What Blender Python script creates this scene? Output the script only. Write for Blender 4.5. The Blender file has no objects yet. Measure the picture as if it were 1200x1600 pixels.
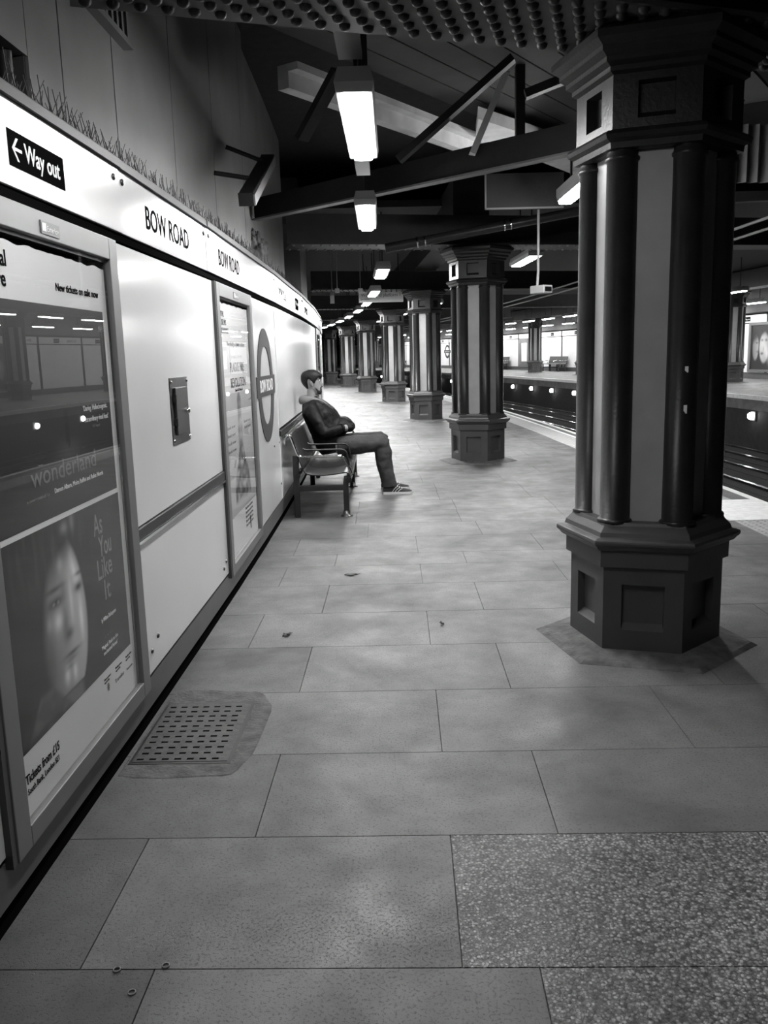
import bpy, bmesh, math, random
from mathutils import Vector, Matrix, noise

# ------------------------------------------------------------------ camera, world, exposure
SC = bpy.context.scene
COL = SC.collection
EYE = Vector((0, 0, 1.5))
FPX = 1340.0
PITCH = math.atan(246 / 1340.0)
ROLL = 0.027
fw = Vector((0, math.cos(PITCH), -math.sin(PITCH)))
r0 = Vector((1, 0, 0)); u0 = Vector((0, math.sin(PITCH), math.cos(PITCH)))
rt = math.cos(ROLL) * r0 - math.sin(ROLL) * u0
up = math.sin(ROLL) * r0 + math.cos(ROLL) * u0
cam_d = bpy.data.cameras.new('camera')
cam = bpy.data.objects.new('camera', cam_d); COL.objects.link(cam)
cam_d.sensor_fit = 'HORIZONTAL'; cam_d.sensor_width = 36
cam_d.lens = 36 * FPX / 1200
cam_d.clip_start = 0.02; cam_d.clip_end = 400
m = Matrix((rt, up, -fw)).transposed().to_4x4(); m.translation = EYE
cam.matrix_world = m
SC.camera = cam

w = bpy.data.worlds.new('world'); SC.world = w; w.use_nodes = True
w.node_tree.nodes['Background'].inputs[0].default_value = (0.02, 0.02, 0.02, 1)
w.node_tree.nodes['Background'].inputs[1].default_value = 0.3
SC.view_settings.view_transform = 'Standard'
SC.view_settings.look = 'None'
SC.view_settings.exposure = 0.0
SC.view_settings.gamma = 1.0
SC.view_settings.use_curve_mapping = False
SC.cycles.use_denoising = True
SC.cycles.max_bounces = 7
SC.cycles.transparent_max_bounces = 12
SC.cycles.sample_clamp_indirect = 12.0
LAMP_NEAR = 145.0      # radiance of the two nearest lamps
LAMP_DIM = 62.0       # the weak lamp behind the camera
LAMP_MID = 200.0      # lamps further along the near platform, set stronger
LAMP_FAR = 135.0       # lamps over the opposite platform

# ------------------------------------------------------------------ curved station coordinates
CX, CY, RC = -191.97, 7.955, 193.35     # the platform lies on a wide curve: s along it, r across it
def P(s, r, z=0.0):
    a = (s - CY) / RC
    return Vector((CX + (RC + r) * math.cos(a), CY + (RC + r) * math.sin(a), z))
def ANG(s): return (s - CY) / RC

# ------------------------------------------------------------------ materials
MATS = {}
def nodes_of(name):
    m = bpy.data.materials.new(name); m.use_nodes = True
    nt = m.node_tree
    return m, nt, nt.nodes['Principled BSDF']
def g(v): return (v, v, v, 1)
def mat(name, col, rough=0.5, metal=0.0, spec=0.5, var=0.0, scale=6.0, bump=0.0, bscale=40.0, coat=0.0, detail=6.0):
    m, nt, b = nodes_of(name)
    b.inputs['Roughness'].default_value = rough
    b.inputs['Metallic'].default_value = metal
    b.inputs['Specular IOR Level'].default_value = spec
    if coat: b.inputs['Coat Weight'].default_value = coat; b.inputs['Coat Roughness'].default_value = 0.12
    tc = nt.nodes.new('ShaderNodeTexCoord')
    n = nt.nodes.new('ShaderNodeTexNoise'); n.inputs['Scale'].default_value = scale; n.inputs['Detail'].default_value = detail
    nt.links.new(tc.outputs['Object'], n.inputs['Vector'])
    mr = nt.nodes.new('ShaderNodeMapRange')
    mr.inputs['From Min'].default_value = 0.3; mr.inputs['From Max'].default_value = 0.7
    mr.inputs['To Min'].default_value = col * (1 - var); mr.inputs['To Max'].default_value = col * (1 + var)
    nt.links.new(n.outputs['Fac'], mr.inputs['Value'])
    nt.links.new(mr.outputs['Result'], b.inputs['Base Color'])
    if bump:
        n2 = nt.nodes.new('ShaderNodeTexNoise'); n2.inputs['Scale'].default_value = bscale; n2.inputs['Detail'].default_value = 4
        nt.links.new(tc.outputs['Object'], n2.inputs['Vector'])
        bp = nt.nodes.new('ShaderNodeBump'); bp.inputs['Strength'].default_value = bump; bp.inputs['Distance'].default_value = 0.01
        nt.links.new(n2.outputs['Fac'], bp.inputs['Height']); nt.links.new(bp.outputs['Normal'], b.inputs['Normal'])
    MATS[name] = m
    return m
def emit_mat(name, strength):
    m = bpy.data.materials.new(name); m.use_nodes = True
    nt = m.node_tree; nt.nodes.clear()
    e = nt.nodes.new('ShaderNodeEmission'); e.inputs[0].default_value = g(1.0); e.inputs[1].default_value = strength
    o = nt.nodes.new('ShaderNodeOutputMaterial'); nt.links.new(e.outputs[0], o.inputs[0])
    return m

def slab_mat(name, col, agg=False):
    m, nt, b = nodes_of(name)
    N = nt.nodes.new; L = nt.links.new
    geo = N('ShaderNodeNewGeometry'); tc = N('ShaderNodeTexCoord')
    def rng(src, a, bb, lo, hi):
        mr = N('ShaderNodeMapRange'); mr.inputs['From Min'].default_value = a; mr.inputs['From Max'].default_value = bb
        mr.inputs['To Min'].default_value = lo; mr.inputs['To Max'].default_value = hi; L(src, mr.inputs['Value']); return mr.outputs['Result']
    def nz(scale, det, rough=0.6, dist=0.0):
        n = N('ShaderNodeTexNoise'); n.inputs['Scale'].default_value = scale; n.inputs['Detail'].default_value = det
        n.inputs['Roughness'].default_value = rough; n.inputs['Distortion'].default_value = dist
        L(tc.outputs['Object'], n.inputs['Vector']); return n.outputs['Fac']
    def mul(a, bb):
        k = N('ShaderNodeMath'); k.operation = 'MULTIPLY'; L(a, k.inputs[0]); L(bb, k.inputs[1]); return k.outputs[0]
    r_isl = rng(geo.outputs['Random Per Island'], 0, 1, 0.88, 1.1)
    stain = rng(nz(1.1, 5, 0.6, 0.6), 0.34, 0.60, 0.55, 1.12)
    mid = rng(nz(9.0, 8, 0.7), 0.3, 0.7, 0.84, 1.12)
    pit = rng(nz(110.0, 3, 0.8), 0.38, 0.47, 0.5, 1.04)
    v = mul(mul(mul(r_isl, stain), mid), pit)
    if agg:
        vo = N('ShaderNodeTexVoronoi'); vo.inputs['Scale'].default_value = 105
        L(tc.outputs['Object'], vo.inputs['Vector'])
        sep = N('ShaderNodeSeparateColor'); L(vo.outputs['Color'], sep.inputs[0])
        stone = rng(sep.outputs[0], 0.0, 1.0, 0.35, 2.1)
        gap = rng(vo.outputs['Distance'], 0.35, 0.6, 1.0, 0.4)
        v = mul(mul(v, stone), gap)
    c = N('ShaderNodeMath'); c.operation = 'MULTIPLY'; c.inputs[1].default_value = col; L(v, c.inputs[0])
    L(c.outputs[0], b.inputs['Base Color'])
    L(rng(nz(4.0, 4), 0.3, 0.7, 0.42, 0.68), b.inputs['Roughness'])
    bp = N('ShaderNodeBump'); bp.inputs['Strength'].default_value = 0.35 if not agg else 0.6; bp.inputs['Distance'].default_value = 0.004
    L(v, bp.inputs['Height']); L(bp.outputs['Normal'], b.inputs['Normal'])
    return m

def glass_mat():
    m = bpy.data.materials.new('poster_glass'); m.use_nodes = True
    nt = m.node_tree; nt.nodes.clear(); N = nt.nodes.new; L = nt.links.new
    fr = N('ShaderNodeFresnel'); fr.inputs['IOR'].default_value = 1.40
    t = N('ShaderNodeBsdfTransparent'); t.inputs[0].default_value = g(0.97)
    gl = N('ShaderNodeBsdfGlossy'); gl.inputs['Roughness'].default_value = 0.0
    ge = N('ShaderNodeNewGeometry'); inv = N('ShaderNodeMath'); inv.operation = 'SUBTRACT'; inv.inputs[0].default_value = 1.0
    L(ge.outputs['Backfacing'], inv.inputs[1]); mm = N('ShaderNodeMath'); mm.operation = 'MULTIPLY'; L(inv.outputs[0], mm.inputs[0]); L(fr.outputs[0], mm.inputs[1])
    mx = N('ShaderNodeMixShader'); L(mm.outputs[0], mx.inputs[0]); L(t.outputs[0], mx.inputs[1]); L(gl.outputs[0], mx.inputs[2])
    o = N('ShaderNodeOutputMaterial'); L(mx.outputs[0], o.inputs[0])
    return m

def attr_mat(name, rough=0.5):
    m, nt, b = nodes_of(name)
    a = nt.nodes.new('ShaderNodeAttribute'); a.attribute_name = 'print'
    nt.links.new(a.outputs['Color'], b.inputs['Base Color']); b.inputs['Roughness'].default_value = rough
    return m

def perf_mat(name, col):
    """metal sheet punched with a fine grid of round holes"""
    m, nt, b = nodes_of(name); N = nt.nodes.new; L = nt.links.new
    tc = N('ShaderNodeTexCoord'); vo = N('ShaderNodeTexVoronoi'); vo.inputs['Scale'].default_value = 95; vo.inputs['Randomness'].default_value = 0.0
    L(tc.outputs['Object'], vo.inputs['Vector'])
    mr = N('ShaderNodeMapRange'); mr.inputs['From Min'].default_value = 0.26; mr.inputs['From Max'].default_value = 0.32
    mr.inputs['To Min'].default_value = 0.004; mr.inputs['To Max'].default_value = col
    L(vo.outputs['Distance'], mr.inputs['Value']); L(mr.outputs['Result'], b.inputs['Base Color'])
    b.inputs['Metallic'].default_value = 0.25; b.inputs['Roughness'].default_value = 0.42
    return m

M_slab = slab_mat('paving_slab', 0.132)
M_agg = slab_mat('exposed_aggregate', 0.25, True)
M_screed = slab_mat('smooth_screed', 0.092)
M_joint = mat('joint_dirt', 0.05, 0.9)
M_mortar = mat('mortar', 0.085, 0.8, var=0.45, scale=14, bump=0.6, bscale=60)
M_enamel = mat('white_enamel', 0.70, 0.2, spec=0.5, var=0.03, scale=1.5, coat=0.3)
M_band = mat('grey_skirting', 0.085, 0.42, var=0.15, scale=5)
M_dark = mat('dark_paint', 0.018, 0.45, var=0.2)
M_black = mat('black_trim', 0.006, 0.6, spec=0.0)
M_soot = mat('sooty_steel', 0.010, 0.55, var=0.4, scale=5, bump=0.2)
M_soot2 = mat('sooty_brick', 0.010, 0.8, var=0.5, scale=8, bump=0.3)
M_board = mat('grey_soffit_board', 0.05, 0.7, var=0.25, scale=3)
M_plaster = mat('white_soffit', 0.6, 0.7, var=0.2, scale=4)
M_upper = mat('upper_wall_render', 0.15, 0.7, var=0.16, scale=1.6)
M_frame = mat('satin_aluminium', 0.17, 0.42, metal=0.2, var=0.04)
M_capm = mat('cap_aluminium', 0.05, 0.5, spec=0.1, var=0.1)
M_framedk = mat('dark_frame_edge', 0.05, 0.4)
M_steel = mat('brushed_steel', 0.15, 0.3, metal=0.9, var=0.25, scale=3)
M_chrome = mat('chrome', 0.75, 0.14, metal=1.0)
M_ink = mat('black_ink', 0.012, 0.6, spec=0.0)
M_white = mat('white_print', 0.8, 0.5)
M_paper = mat('poster_paper', 0.86, 0.6, var=0.03, scale=2)
M_fadeink = mat('faded_ink', 0.33, 0.5, spec=0.05)
M_midink = mat('grey_ink', 0.2, 0.5, spec=0.05)
M_blue = mat('roundel_dark', 0.07, 0.4, spec=0.05)
M_glass = glass_mat()
M_print = attr_mat('poster_print', 0.5)
M_iron = mat('column_dark_gloss', 0.016, 0.36, spec=0.3, var=0.2, scale=10, bump=0.12, bscale=55)
M_ped = mat('column_pedestal_paint', 0.05, 0.42, var=0.12, scale=7, bump=0.08)
M_cream = mat('column_pale_panel', 0.28, 0.42, var=0.10, scale=5, bump=0.06, bscale=30)
M_lampbox = mat('lamp_housing', 0.30, 0.5)
M_lampN = emit_mat('lamp_diffuser', LAMP_NEAR)
M_lampD = emit_mat('lamp_diffuser_dim', LAMP_DIM)
M_lampM = emit_mat('lamp_diffuser_mid', LAMP_MID)
M_lampF = emit_mat('lamp_diffuser_far', LAMP_FAR)
M_pit = emit_mat('track_lamp', 22.0)
M_rail = mat('rail_steel', 0.55, 0.16, metal=1.0, var=0.3, scale=12)
M_raildk = mat('rail_web', 0.03, 0.7)
M_ballast = mat('track_bed', 0.012, 0.9, var=0.5, scale=30, bump=0.8)
M_wire = mat('rusty_wire', 0.03, 0.6)
M_line = mat('white_line_paint', 0.82, 0.55, var=0.12, scale=14)
M_yline = mat('pale_line_paint', 0.5, 0.6, var=0.2, scale=10)
M_tact = mat('tactile_paving', 0.36, 0.6, var=0.12, scale=8)
M_perf = perf_mat('perforated_metal', 0.018)
M_tube = mat('dark_tube', 0.03, 0.3, metal=0.5)
M_cover = mat('cast_iron_cover', 0.06, 0.55, metal=0.3, var=0.3, scale=12, bump=0.3)
M_skin = mat('skin', 0.22, 0.5, var=0.05, scale=20)
M_hair = mat('dark_hair', 0.009, 0.55, spec=0.25, var=0.5, scale=60)
M_stub = mat('beard_stubble', 0.03, 0.7, var=0.5, scale=200)
M_jacket = mat('black_jacket', 0.003, 0.6, spec=0.25, var=0.4, scale=9, bump=0.25, bscale=18)
M_hood = mat('grey_hood', 0.15, 0.85, var=0.1, scale=20)
M_jeans = mat('faded_jeans', 0.036, 0.8, var=0.35, scale=7, bump=0.3, bscale=16)
M_suede = mat('black_suede', 0.02, 0.7)
M_sole = mat('white_rubber', 0.62, 0.6)
M_leaf = mat('dry_leaf', 0.06, 0.8)
M_sign = mat('pale_sign', 0.55, 0.4)
M_farwhite = mat('far_enamel', 0.80, 0.3, var=0.03, scale=1.0)

# ------------------------------------------------------------------ mesh helpers
class MB:
    def __init__(self): self.v = []; self.f = []; self.mi = []; self.sm = []
    def add(self, vs, fs, mi=0, sm=False):
        o = len(self.v); self.v += [tuple(p) for p in vs]
        for f in fs: self.f.append([i + o for i in f]); self.mi.append(mi); self.sm.append(sm)
        return self
    def box(self, x0, x1, y0, y1, z0, z1, mi=0):
        return self.add([(x0,y0,z0),(x1,y0,z0),(x1,y1,z0),(x0,y1,z0),(x0,y0,z1),(x1,y0,z1),(x1,y1,z1),(x0,y1,z1)],
                 [(0,3,2,1),(4,5,6,7),(0,1,5,4),(1,2,6,5),(2,3,7,6),(3,0,4,7)], mi)
    def loft(self, rings, mi=0, sm=True, closed=False, caps=True):
        n = len(rings[0]); vs = [p for r in rings for p in r]; fs = []
        k = len(rings)
        for i in range(k if closed else k - 1):
            a = i * n; b = ((i + 1) % k) * n
            for j in range(n):
                fs.append((a + j, a + (j + 1) % n, b + (j + 1) % n, b + j))
        self.add(vs, fs, mi, sm)
        if caps and not closed:
            self.add(rings[0], [tuple(reversed(range(n)))], mi, False)
            self.add(rings[-1], [tuple(range(n))], mi, False)
        return self
    def tube(self, pts, rad, n=10, mi=0, sm=True, flat=1.0):
        pts = [Vector(p) for p in pts]; rings = []
        if not isinstance(rad, (list, tuple)): rad = [rad] * len(pts)
        ref = None
        for i, p in enumerate(pts):
            t = (pts[min(i + 1, len(pts) - 1)] - pts[max(i - 1, 0)]).normalized()
            if ref is None:
                ref = Vector((0, 0, 1)) if abs(t.z) < 0.9 else Vector((1, 0, 0))
            a = (ref - t * ref.dot(t)).normalized(); b = t.cross(a); ref = a
            rings.append([p + (a * math.cos(q) * flat + b * math.sin(q)) * rad[i] for q in [2 * math.pi * j / n for j in range(n)]])
        return self.loft(rings, mi, sm)
    def beam(self, p, q, wx, hz, mi=0):
        """box-section bar from p to q"""
        p, q = Vector(p), Vector(q); t = (q - p).normalized()
        ref = Vector((0, 0, 1)) if abs(t.z) < 0.95 else Vector((0, 1, 0))
        a = t.cross(ref).normalized(); b = a.cross(t)
        R = lambda c: [c - a*wx/2 - b*hz/2, c + a*wx/2 - b*hz/2, c + a*wx/2 + b*hz/2, c - a*wx/2 + b*hz/2]
        return self.loft([R(p), R(q)], mi, False)
    def ellip(self, c, rx, ry, rz, n=16, k=10, mi=0):
        rings = []
        for i in range(k + 1):
            t = -math.pi / 2 + math.pi * i / k; cc = max(math.cos(t), 0.02)
            rings.append([(c[0] + rx * cc * math.cos(q), c[1] + ry * cc * math.sin(q), c[2] + rz * math.sin(t)) for q in [2*math.pi*j/n for j in range(n)]])
        return self.loft(rings, mi, True)
    def lathe(self, prof, n=16, c=(0, 0), mi=0, sm=True, a0=0.0):
        return self.loft([[(c[0] + r * math.cos(a0 + 2*math.pi*j/n), c[1] + r * math.sin(a0 + 2*math.pi*j/n), z) for j in range(n)] for r, z in prof], mi, sm)
    def build(self, name, mats, parent=None, loc=None, rotz=None, bevel=0.0, attr=None):
        me = bpy.data.meshes.new(name); me.from_pydata(self.v, [], self.f)
        for mm in (mats if isinstance(mats, (list, tuple)) else [mats]): me.materials.append(mm)
        me.polygons.foreach_set('material_index', self.mi); me.polygons.foreach_set('use_smooth', self.sm)
        if attr is not None:
            ca = me.color_attributes.new('print', 'FLOAT_COLOR', 'POINT')
            for i, c in enumerate(attr): ca.data[i].color = (c, c, c, 1)
        me.update()
        o = bpy.data.objects.new(name, me); COL.objects.link(o)
        if parent is not None: o.parent = parent
        if loc is not None: o.location = loc
        if rotz is not None: o.rotation_euler = (0, 0, rotz)
        if bevel:
            bv = o.modifiers.new('bevel', 'BEVEL'); bv.width = bevel; bv.segments = 2; bv.limit_method = 'ANGLE'
        return o

def empty(name, loc, rotz, label, cat, group=None):
    o = bpy.data.objects.new(name, None); COL.objects.link(o)
    o.empty_display_size = 0.1
    o.location = loc; o.rotation_euler = (0, 0, rotz)
    return tag(o, label, cat, group)
def tag(o, label, cat, group=None, kind='thing'):
    o['label'] = label; o['category'] = cat
    if group: o['group'] = group
    if kind: o['kind'] = kind
    return o
def struct(o, label=None):
    o['kind'] = 'structure'
    if label: o['label'] = label
    return o
def copy_tree(root, loc, rotz, label, group=None):
    r = root.copy(); COL.objects.link(r); r.location = loc; r.rotation_euler = (0, 0, rotz); r['label'] = label
    if group: r['group'] = group
    for ch in list(root.children):
        c = ch.copy(); COL.objects.link(c); c.parent = r
        for gc in list(ch.children):
            d = gc.copy(); COL.objects.link(d); d.parent = c
    return r

def text_mesh(name, body, size, mat_, parent, x, y, z, align='LEFT', width=None, sx=1.0, shear=0.0, bold=0.0, valign=None):
    """lettering standing on the local plane x = const, reading along +y, as a thin solid"""
    cu = bpy.data.curves.new(name, 'FONT'); cu.body = body; cu.size = size; cu.align_x = align
    cu.extrude = 0.0006; cu.shear = shear; cu.offset = bold; cu.resolution_u = 3; cu.space_line = 1.0
    t = bpy.data.objects.new('tmp', cu); COL.objects.link(t)
    dg = bpy.context.evaluated_depsgraph_get()
    me = bpy.data.meshes.new_from_object(t.evaluated_get(dg))
    bpy.data.objects.remove(t); bpy.data.curves.remove(cu)
    xs = [v.co.x for v in me.vertices]
    k = sx
    if width and xs: k = width / max(max(xs) - min(xs), 1e-6)
    off = min(xs) if (width and align == 'LEFT') else 0
    for v in me.vertices:
        v.co = Vector((x + v.co.z, y + (v.co.x - off) * k, z + v.co.y))
    me.name = name; me.materials.clear(); me.materials.append(mat_)
    o = bpy.data.objects.new(name, me); COL.objects.link(o); o.parent = parent
    return o

def evald(o):
    """freeze the modifiers of an object into its mesh"""
    dg = bpy.context.evaluated_depsgraph_get()
    me = bpy.data.meshes.new_from_object(o.evaluated_get(dg))
    o.modifiers.clear(); old = o.data; o.data = me; me.name = o.name
    for p in me.polygons: p.use_smooth = True
    return o
def remesh(o, vox, smooth=6, mat_=None):
    md = o.modifiers.new('r', 'REMESH'); md.mode = 'VOXEL'; md.voxel_size = vox
    ms = o.modifiers.new('s', 'SMOOTH'); ms.factor = 0.5; ms.iterations = smooth
    evald(o)
    if mat_: o.data.materials.clear(); o.data.materials.append(mat_)
    return o

rnd = random.Random(4)

# ================================================================== THE SETTING
def arc_strip(mb, s0, s1, ra, rb, za, zb, step=2.0, mi=0):
    """quad strip following the curve from (ra,za) to (rb,zb)"""
    n = max(1, int(math.ceil((s1 - s0) / step)))
    for i in range(n):
        a, b = s0 + (s1 - s0) * i / n, s0 + (s1 - s0) * (i + 1) / n
        mb.add([P(a, ra, za), P(b, ra, za), P(b, rb, zb), P(a, rb, zb)], [(0, 3, 2, 1)], mi)
    return mb
def arc_box(mb, s0, s1, ra, rb, z0, z1, step=2.0, mi=0):
    n = max(1, int(math.ceil((s1 - s0) / step)))
    rings = []
    for i in range(n + 1):
        s = s0 + (s1 - s0) * i / n
        rings.append([P(s, ra, z0), P(s, rb, z0), P(s, rb, z1), P(s, ra, z1)])
    return mb.loft(rings, mi, False)

S0, S1 = -4.0, 92.0
# ---- near platform floor: paving slabs with open joints over a dark bed
fl = MB()
arc_box(fl, S0, S1, -2.36, 2.20, -0.30, -0.006, 2.0, 1)
rows = [-2.35, -1.75, -1.15, -0.55, 0.05, 0.65, 1.25, 1.85, 2.45, 3.03, 3.65, 4.27, 4.87, 5.50, 6.03, 6.40]
while rows[-1] < 88: rows.append(rows[-1] + 0.60)
RL, RR = -2.345, 1.66
def slab(a, b, ra, rb, mi):
    gp = 0.0019; hb = 0.004
    vs = [P(a+gp, ra+gp), P(b-gp, ra+gp), P(b-gp, rb-gp), P(a+gp, rb-gp)]
    lo = [P(a+gp-0.0015, ra+gp-0.0015, -hb*2), P(b-gp+0.0015, ra+gp-0.0015, -hb*2), P(b-gp+0.0015, rb-gp+0.0015, -hb*2), P(a+gp-0.0015, rb-gp+0.0015, -hb*2)]
    fl.add([*vs, *lo], [(0, 3, 2, 1), (0, 1, 5, 4), (1, 2, 6, 5), (2, 3, 7, 6), (3, 0, 4, 7)], mi)
for k in range(len(rows) - 1):
    a, b = rows[k], rows[k + 1]
    even = (k % 2 == 1)                       # row 1.85-2.45 carries joints at 0.28 + n * 0.96
    x0 = (0.26 if even else 0.60) - 0.96 * 3
    if a > 6.2: x0 += 0.11 * ((k * 7) % 5)
    if a == 1.25: x0 = 0.45 - 0.96 * 3
    js = [RL]
    for n in range(8):
        r = x0 + 0.96 * n - 1.38
        if RL + 0.12 < r < RR - 0.12: js.append(r)
    js.append(RR)
    for i in range(len(js) - 1):
        agg = (a == 1.85 and js[i] > -1.2) or (a == 1.25 and js[i] > -1.0)
        slab(a, b, js[i], js[i + 1], 2 if agg else (3 if (i == 0 and a < 3.7) else 0))
floor = struct(fl.build('floor', [M_slab, M_joint, M_agg, M_screed]), 'grey paved platform floor')
# tactile strip, edge coping, lines
tb = MB()
arc_box(tb, S0, S1, 1.66, 2.06, -0.05, 0.0, 2.0)
i = 0
s = 4.0
while s < 17:
    for q in range(6):
        c = P(s, 1.70 + 0.066 * q, 0.0)
        tb.lathe([(0.012, -0.001), (0.011, 0.004), (0.006, 0.005)], 6, (c.x, c.y))
    s += 0.066
struct(tb.build('trim_1', M_tact), 'tactile paving strip with raised dots along the platform edge')
eb = MB()
arc_box(eb, S0, S1, 2.06, 2.32, -0.18, 0.001, 2.0, 0)
arc_box(eb, S0, S1, 2.235, 2.315, 0.0, 0.0035, 2.0, 1)
arc_box(eb, 12.8, S1, 2.06, 2.12, 0.0, 0.003, 2.0, 1)
arc_box(eb, 12.0, 12.8, 2.06, 2.12, 0.0, 0.003, 2.0, 2)
struct(eb.build('trim_2', [M_slab, M_line, M_yline]), 'platform edge coping with white line')
pw = MB()
arc_box(pw, 7.30, 8.30, 1.62, 2.235, 0.0, 0.006, 1.0)  # flat white patch along the platform edge
tag(pw.build('white_block', M_line), 'flat white block on the platform edge right of the nearest column', 'marking')
struct(arc_box(MB(), S0, S1, 2.10, 2.22, -1.15, -0.18).build('wall_trackside', M_soot2))
struct(arc_box(MB(), S0 , S1, 2.0, 8.6, -1.40, -1.12).build('track_bed', M_ballast))
# ---- opposite platform
FZ = 0.30
of = MB()
arc_box(of, S0, S1, 7.95, 13.4, FZ - 0.35, FZ, 2.0, 0)
arc_box(of, S0, S1, 7.90, 8.0, FZ - 0.10, FZ + 0.002, 2.0, 1)
struct(of.build('floor_opposite', [M_slab, M_line]), 'opposite platform floor with white edge')
struct(arc_box(MB(), S0, S1, 8.05, 8.15, -1.2, FZ - 0.35).build('wall_opposite_trackside', M_soot2))
wr = MB(); arc_box(wr, S0, S1, 13.26, 13.5, FZ - 0.2, 2.62, 2.0); struct(wr.build('wall_right', M_soot2), 'wall behind the opposite platform panels')
struct(arc_box(MB(), S0, S1, 13.30, 13.5, 2.60, 4.4, 2.0).build('wall_right_upper', M_upper), 'grey rendered wall above the opposite name band')
struct(arc_box(MB(), S0, S1, 13.215, 13.26, FZ, FZ + 0.22, 2.0).build('baseboard_right', M_band))
struct(arc_box(MB(), S0, S1, 13.20, 13.26, FZ + 1.935, FZ + 1.965, 2.0).build('trim_5', M_black))
struct(arc_box(MB(), S0, S1, 13.18, 13.26, FZ + 2.235, FZ + 2.275, 2.0).build('trim_6', M_black))
# ---- roof, far wall
cl = MB()
arc_box(cl, S0, S1, -5.5, 14.5, 4.5, 4.7, 4.0)
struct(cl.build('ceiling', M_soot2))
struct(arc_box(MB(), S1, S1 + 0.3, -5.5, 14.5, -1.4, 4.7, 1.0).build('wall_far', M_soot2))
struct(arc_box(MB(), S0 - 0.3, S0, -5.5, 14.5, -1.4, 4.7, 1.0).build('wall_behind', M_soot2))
# ---- left wall: backing, upper rendered wall in bays, pier
WR = -2.34                                    # plane on which the cladding of the near wall hangs
struct(arc_box(MB(), S0, 60, -2.60, -2.37, -0.02, 2.22, 1.6).build('wall_left', M_soot2))
uw = MB()
bays = [3.37, 3.72, 4.42, 5.6, 6.9, 8.38, 8.72]
for a, b in zip(bays[:-1], bays[1:]):
    arc_box(uw, a + 0.006, b - 0.006, -2.85, -2.60, 2.18, 4.5, 1.6)
arc_box(uw, 3.36, 8.70, -2.90, -2.612, 2.18, 4.5, 1.6, 1)
arc_box(uw, S0, 3.37, -2.85, -2.60, 2.62, 4.5, 1.6)
struct(uw.build('wall_left_upper', [M_upper, M_joint]), 'grey rendered wall rising above the name band')
struct(arc_box(MB(), S0, 3.6, -3.3, -3.1, 2.0, 4.5, 1.6).build('wall_left_recess', M_soot2))
struct(arc_box(MB(), 8.7, 60, -3.2, -3.0, 2.0, 4.5, 1.6).build('wall_left_deep', M_soot2))
struct(arc_box(MB(), 8.95, 12.9, -3.05, -2.66, 2.18, 4.5, 1.0).build('wall_left_pier', M_upper), 'rendered pier above the name band')
struct(arc_box(MB(), 15.5, 18.6, -3.05, -2.57, 2.18, 4.5, 1.0).build('wall_left_pier', M_upper), 'second rendered pier above the name band')
# skirting, kick plate
struct(arc_box(MB(), S0, 60, -2.37, -2.322, 0.075, 0.195, 1.2).build('baseboard_left', M_band), 'grey skirting band under the white panels')
struct(arc_box(MB(), S0, 60, -2.37, -2.335, 0.0, 0.075, 1.2).build('trim_3', M_black), 'black recessed kick strip at the foot of the wall')
struct(arc_box(MB(), S0, 60, -2.37, -2.315, 1.953, 1.985, 1.2).build('trim_4', M_black), 'black shadow rail under the name band')

# ================================================================== NEAR WALL CLADDING
def wall_frame(name, s, z, label, cat, group=None, r=WR):
    return empty(name, P(s, r, z), ANG(s), label, cat, group)

def panel(s0, s1, z0, z1, label, group=None, screws=()):
    sc = (s0 + s1) / 2; h = (s1 - s0) / 2
    e = wall_frame('wall_panel', sc, z0, label, 'panel', group)
    n = max(1, int((s1 - s0) / 1.2))
    MB().box(-0.02, 0.02, -h + 0.003, h - 0.003, 0, z1 - z0).build('sheet', M_enamel, e, bevel=0.002)
    for (ss, zz) in screws:
        sm = MB(); c = ss - sc
        sm.loft([[(0.02 + dx, c + rr * math.cos(q), zz - z0 + rr * math.sin(q)) for q in [2*math.pi*j/12 for j in range(12)]] for rr, dx in ((0.011, -0.002), (0.011, 0.004), (0.006, 0.008))])
        sm.build('screw', M_steel, e)
    return e
panel(-1.2, 0.76, 0.21, 1.945, 'white wall panel farthest left, left of the one beside the large poster')
panel(0.78, 2.03, 0.21, 1.945, 'white wall panel cut by the left edge beside the large poster')
panel(3.285, 5.065, 0.84, 1.945, 'white upper wall panel carrying the steel hatch')
panel(3.285, 5.065, 0.21, 0.785, 'white lower wall panel between the two poster frames', screws=((3.40, 0.30), (3.50, 0.335), (4.92, 0.27), (4.99, 0.30)))
panel(6.40, 7.86, 0.21, 1.945, 'tall white wall panel carrying the station roundel', screws=((7.45, 0.74), (7.80, 0.74), (7.80, 0.36)))
panel(7.87, 11.0, 0.86, 1.945, 'white upper wall panel behind the seated man')
panel(7.87, 11.0, 0.21, 0.80, 'white lower wall panel behind the bench')
panel(11.01, 14.1, 0.21, 1.945, 'bright white wall panel beyond the bench')
panel(16.0, 19.2, 0.21, 1.945, 'white wall panel past the farthest poster frame')
def rail(s0, s1, label):
    sc = (s0 + s1) / 2; h = (s1 - s0) / 2
    e = wall_frame('dado_rail', sc, 0.787, label, 'rail')
    MB().box(-0.02, 0.032, -h, h, 0.0, 0.05).build('rail', M_dark, e, bevel=0.004)
    MB().box(-0.02, 0.036, -h, h, -0.012, 0.0).build('bead', M_chrome, e)
rail(3.285, 5.065, 'dark rail with bright bead between poster frames')
rail(7.87, 11.0, 'dark rail on the wall behind the seated man')

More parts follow.
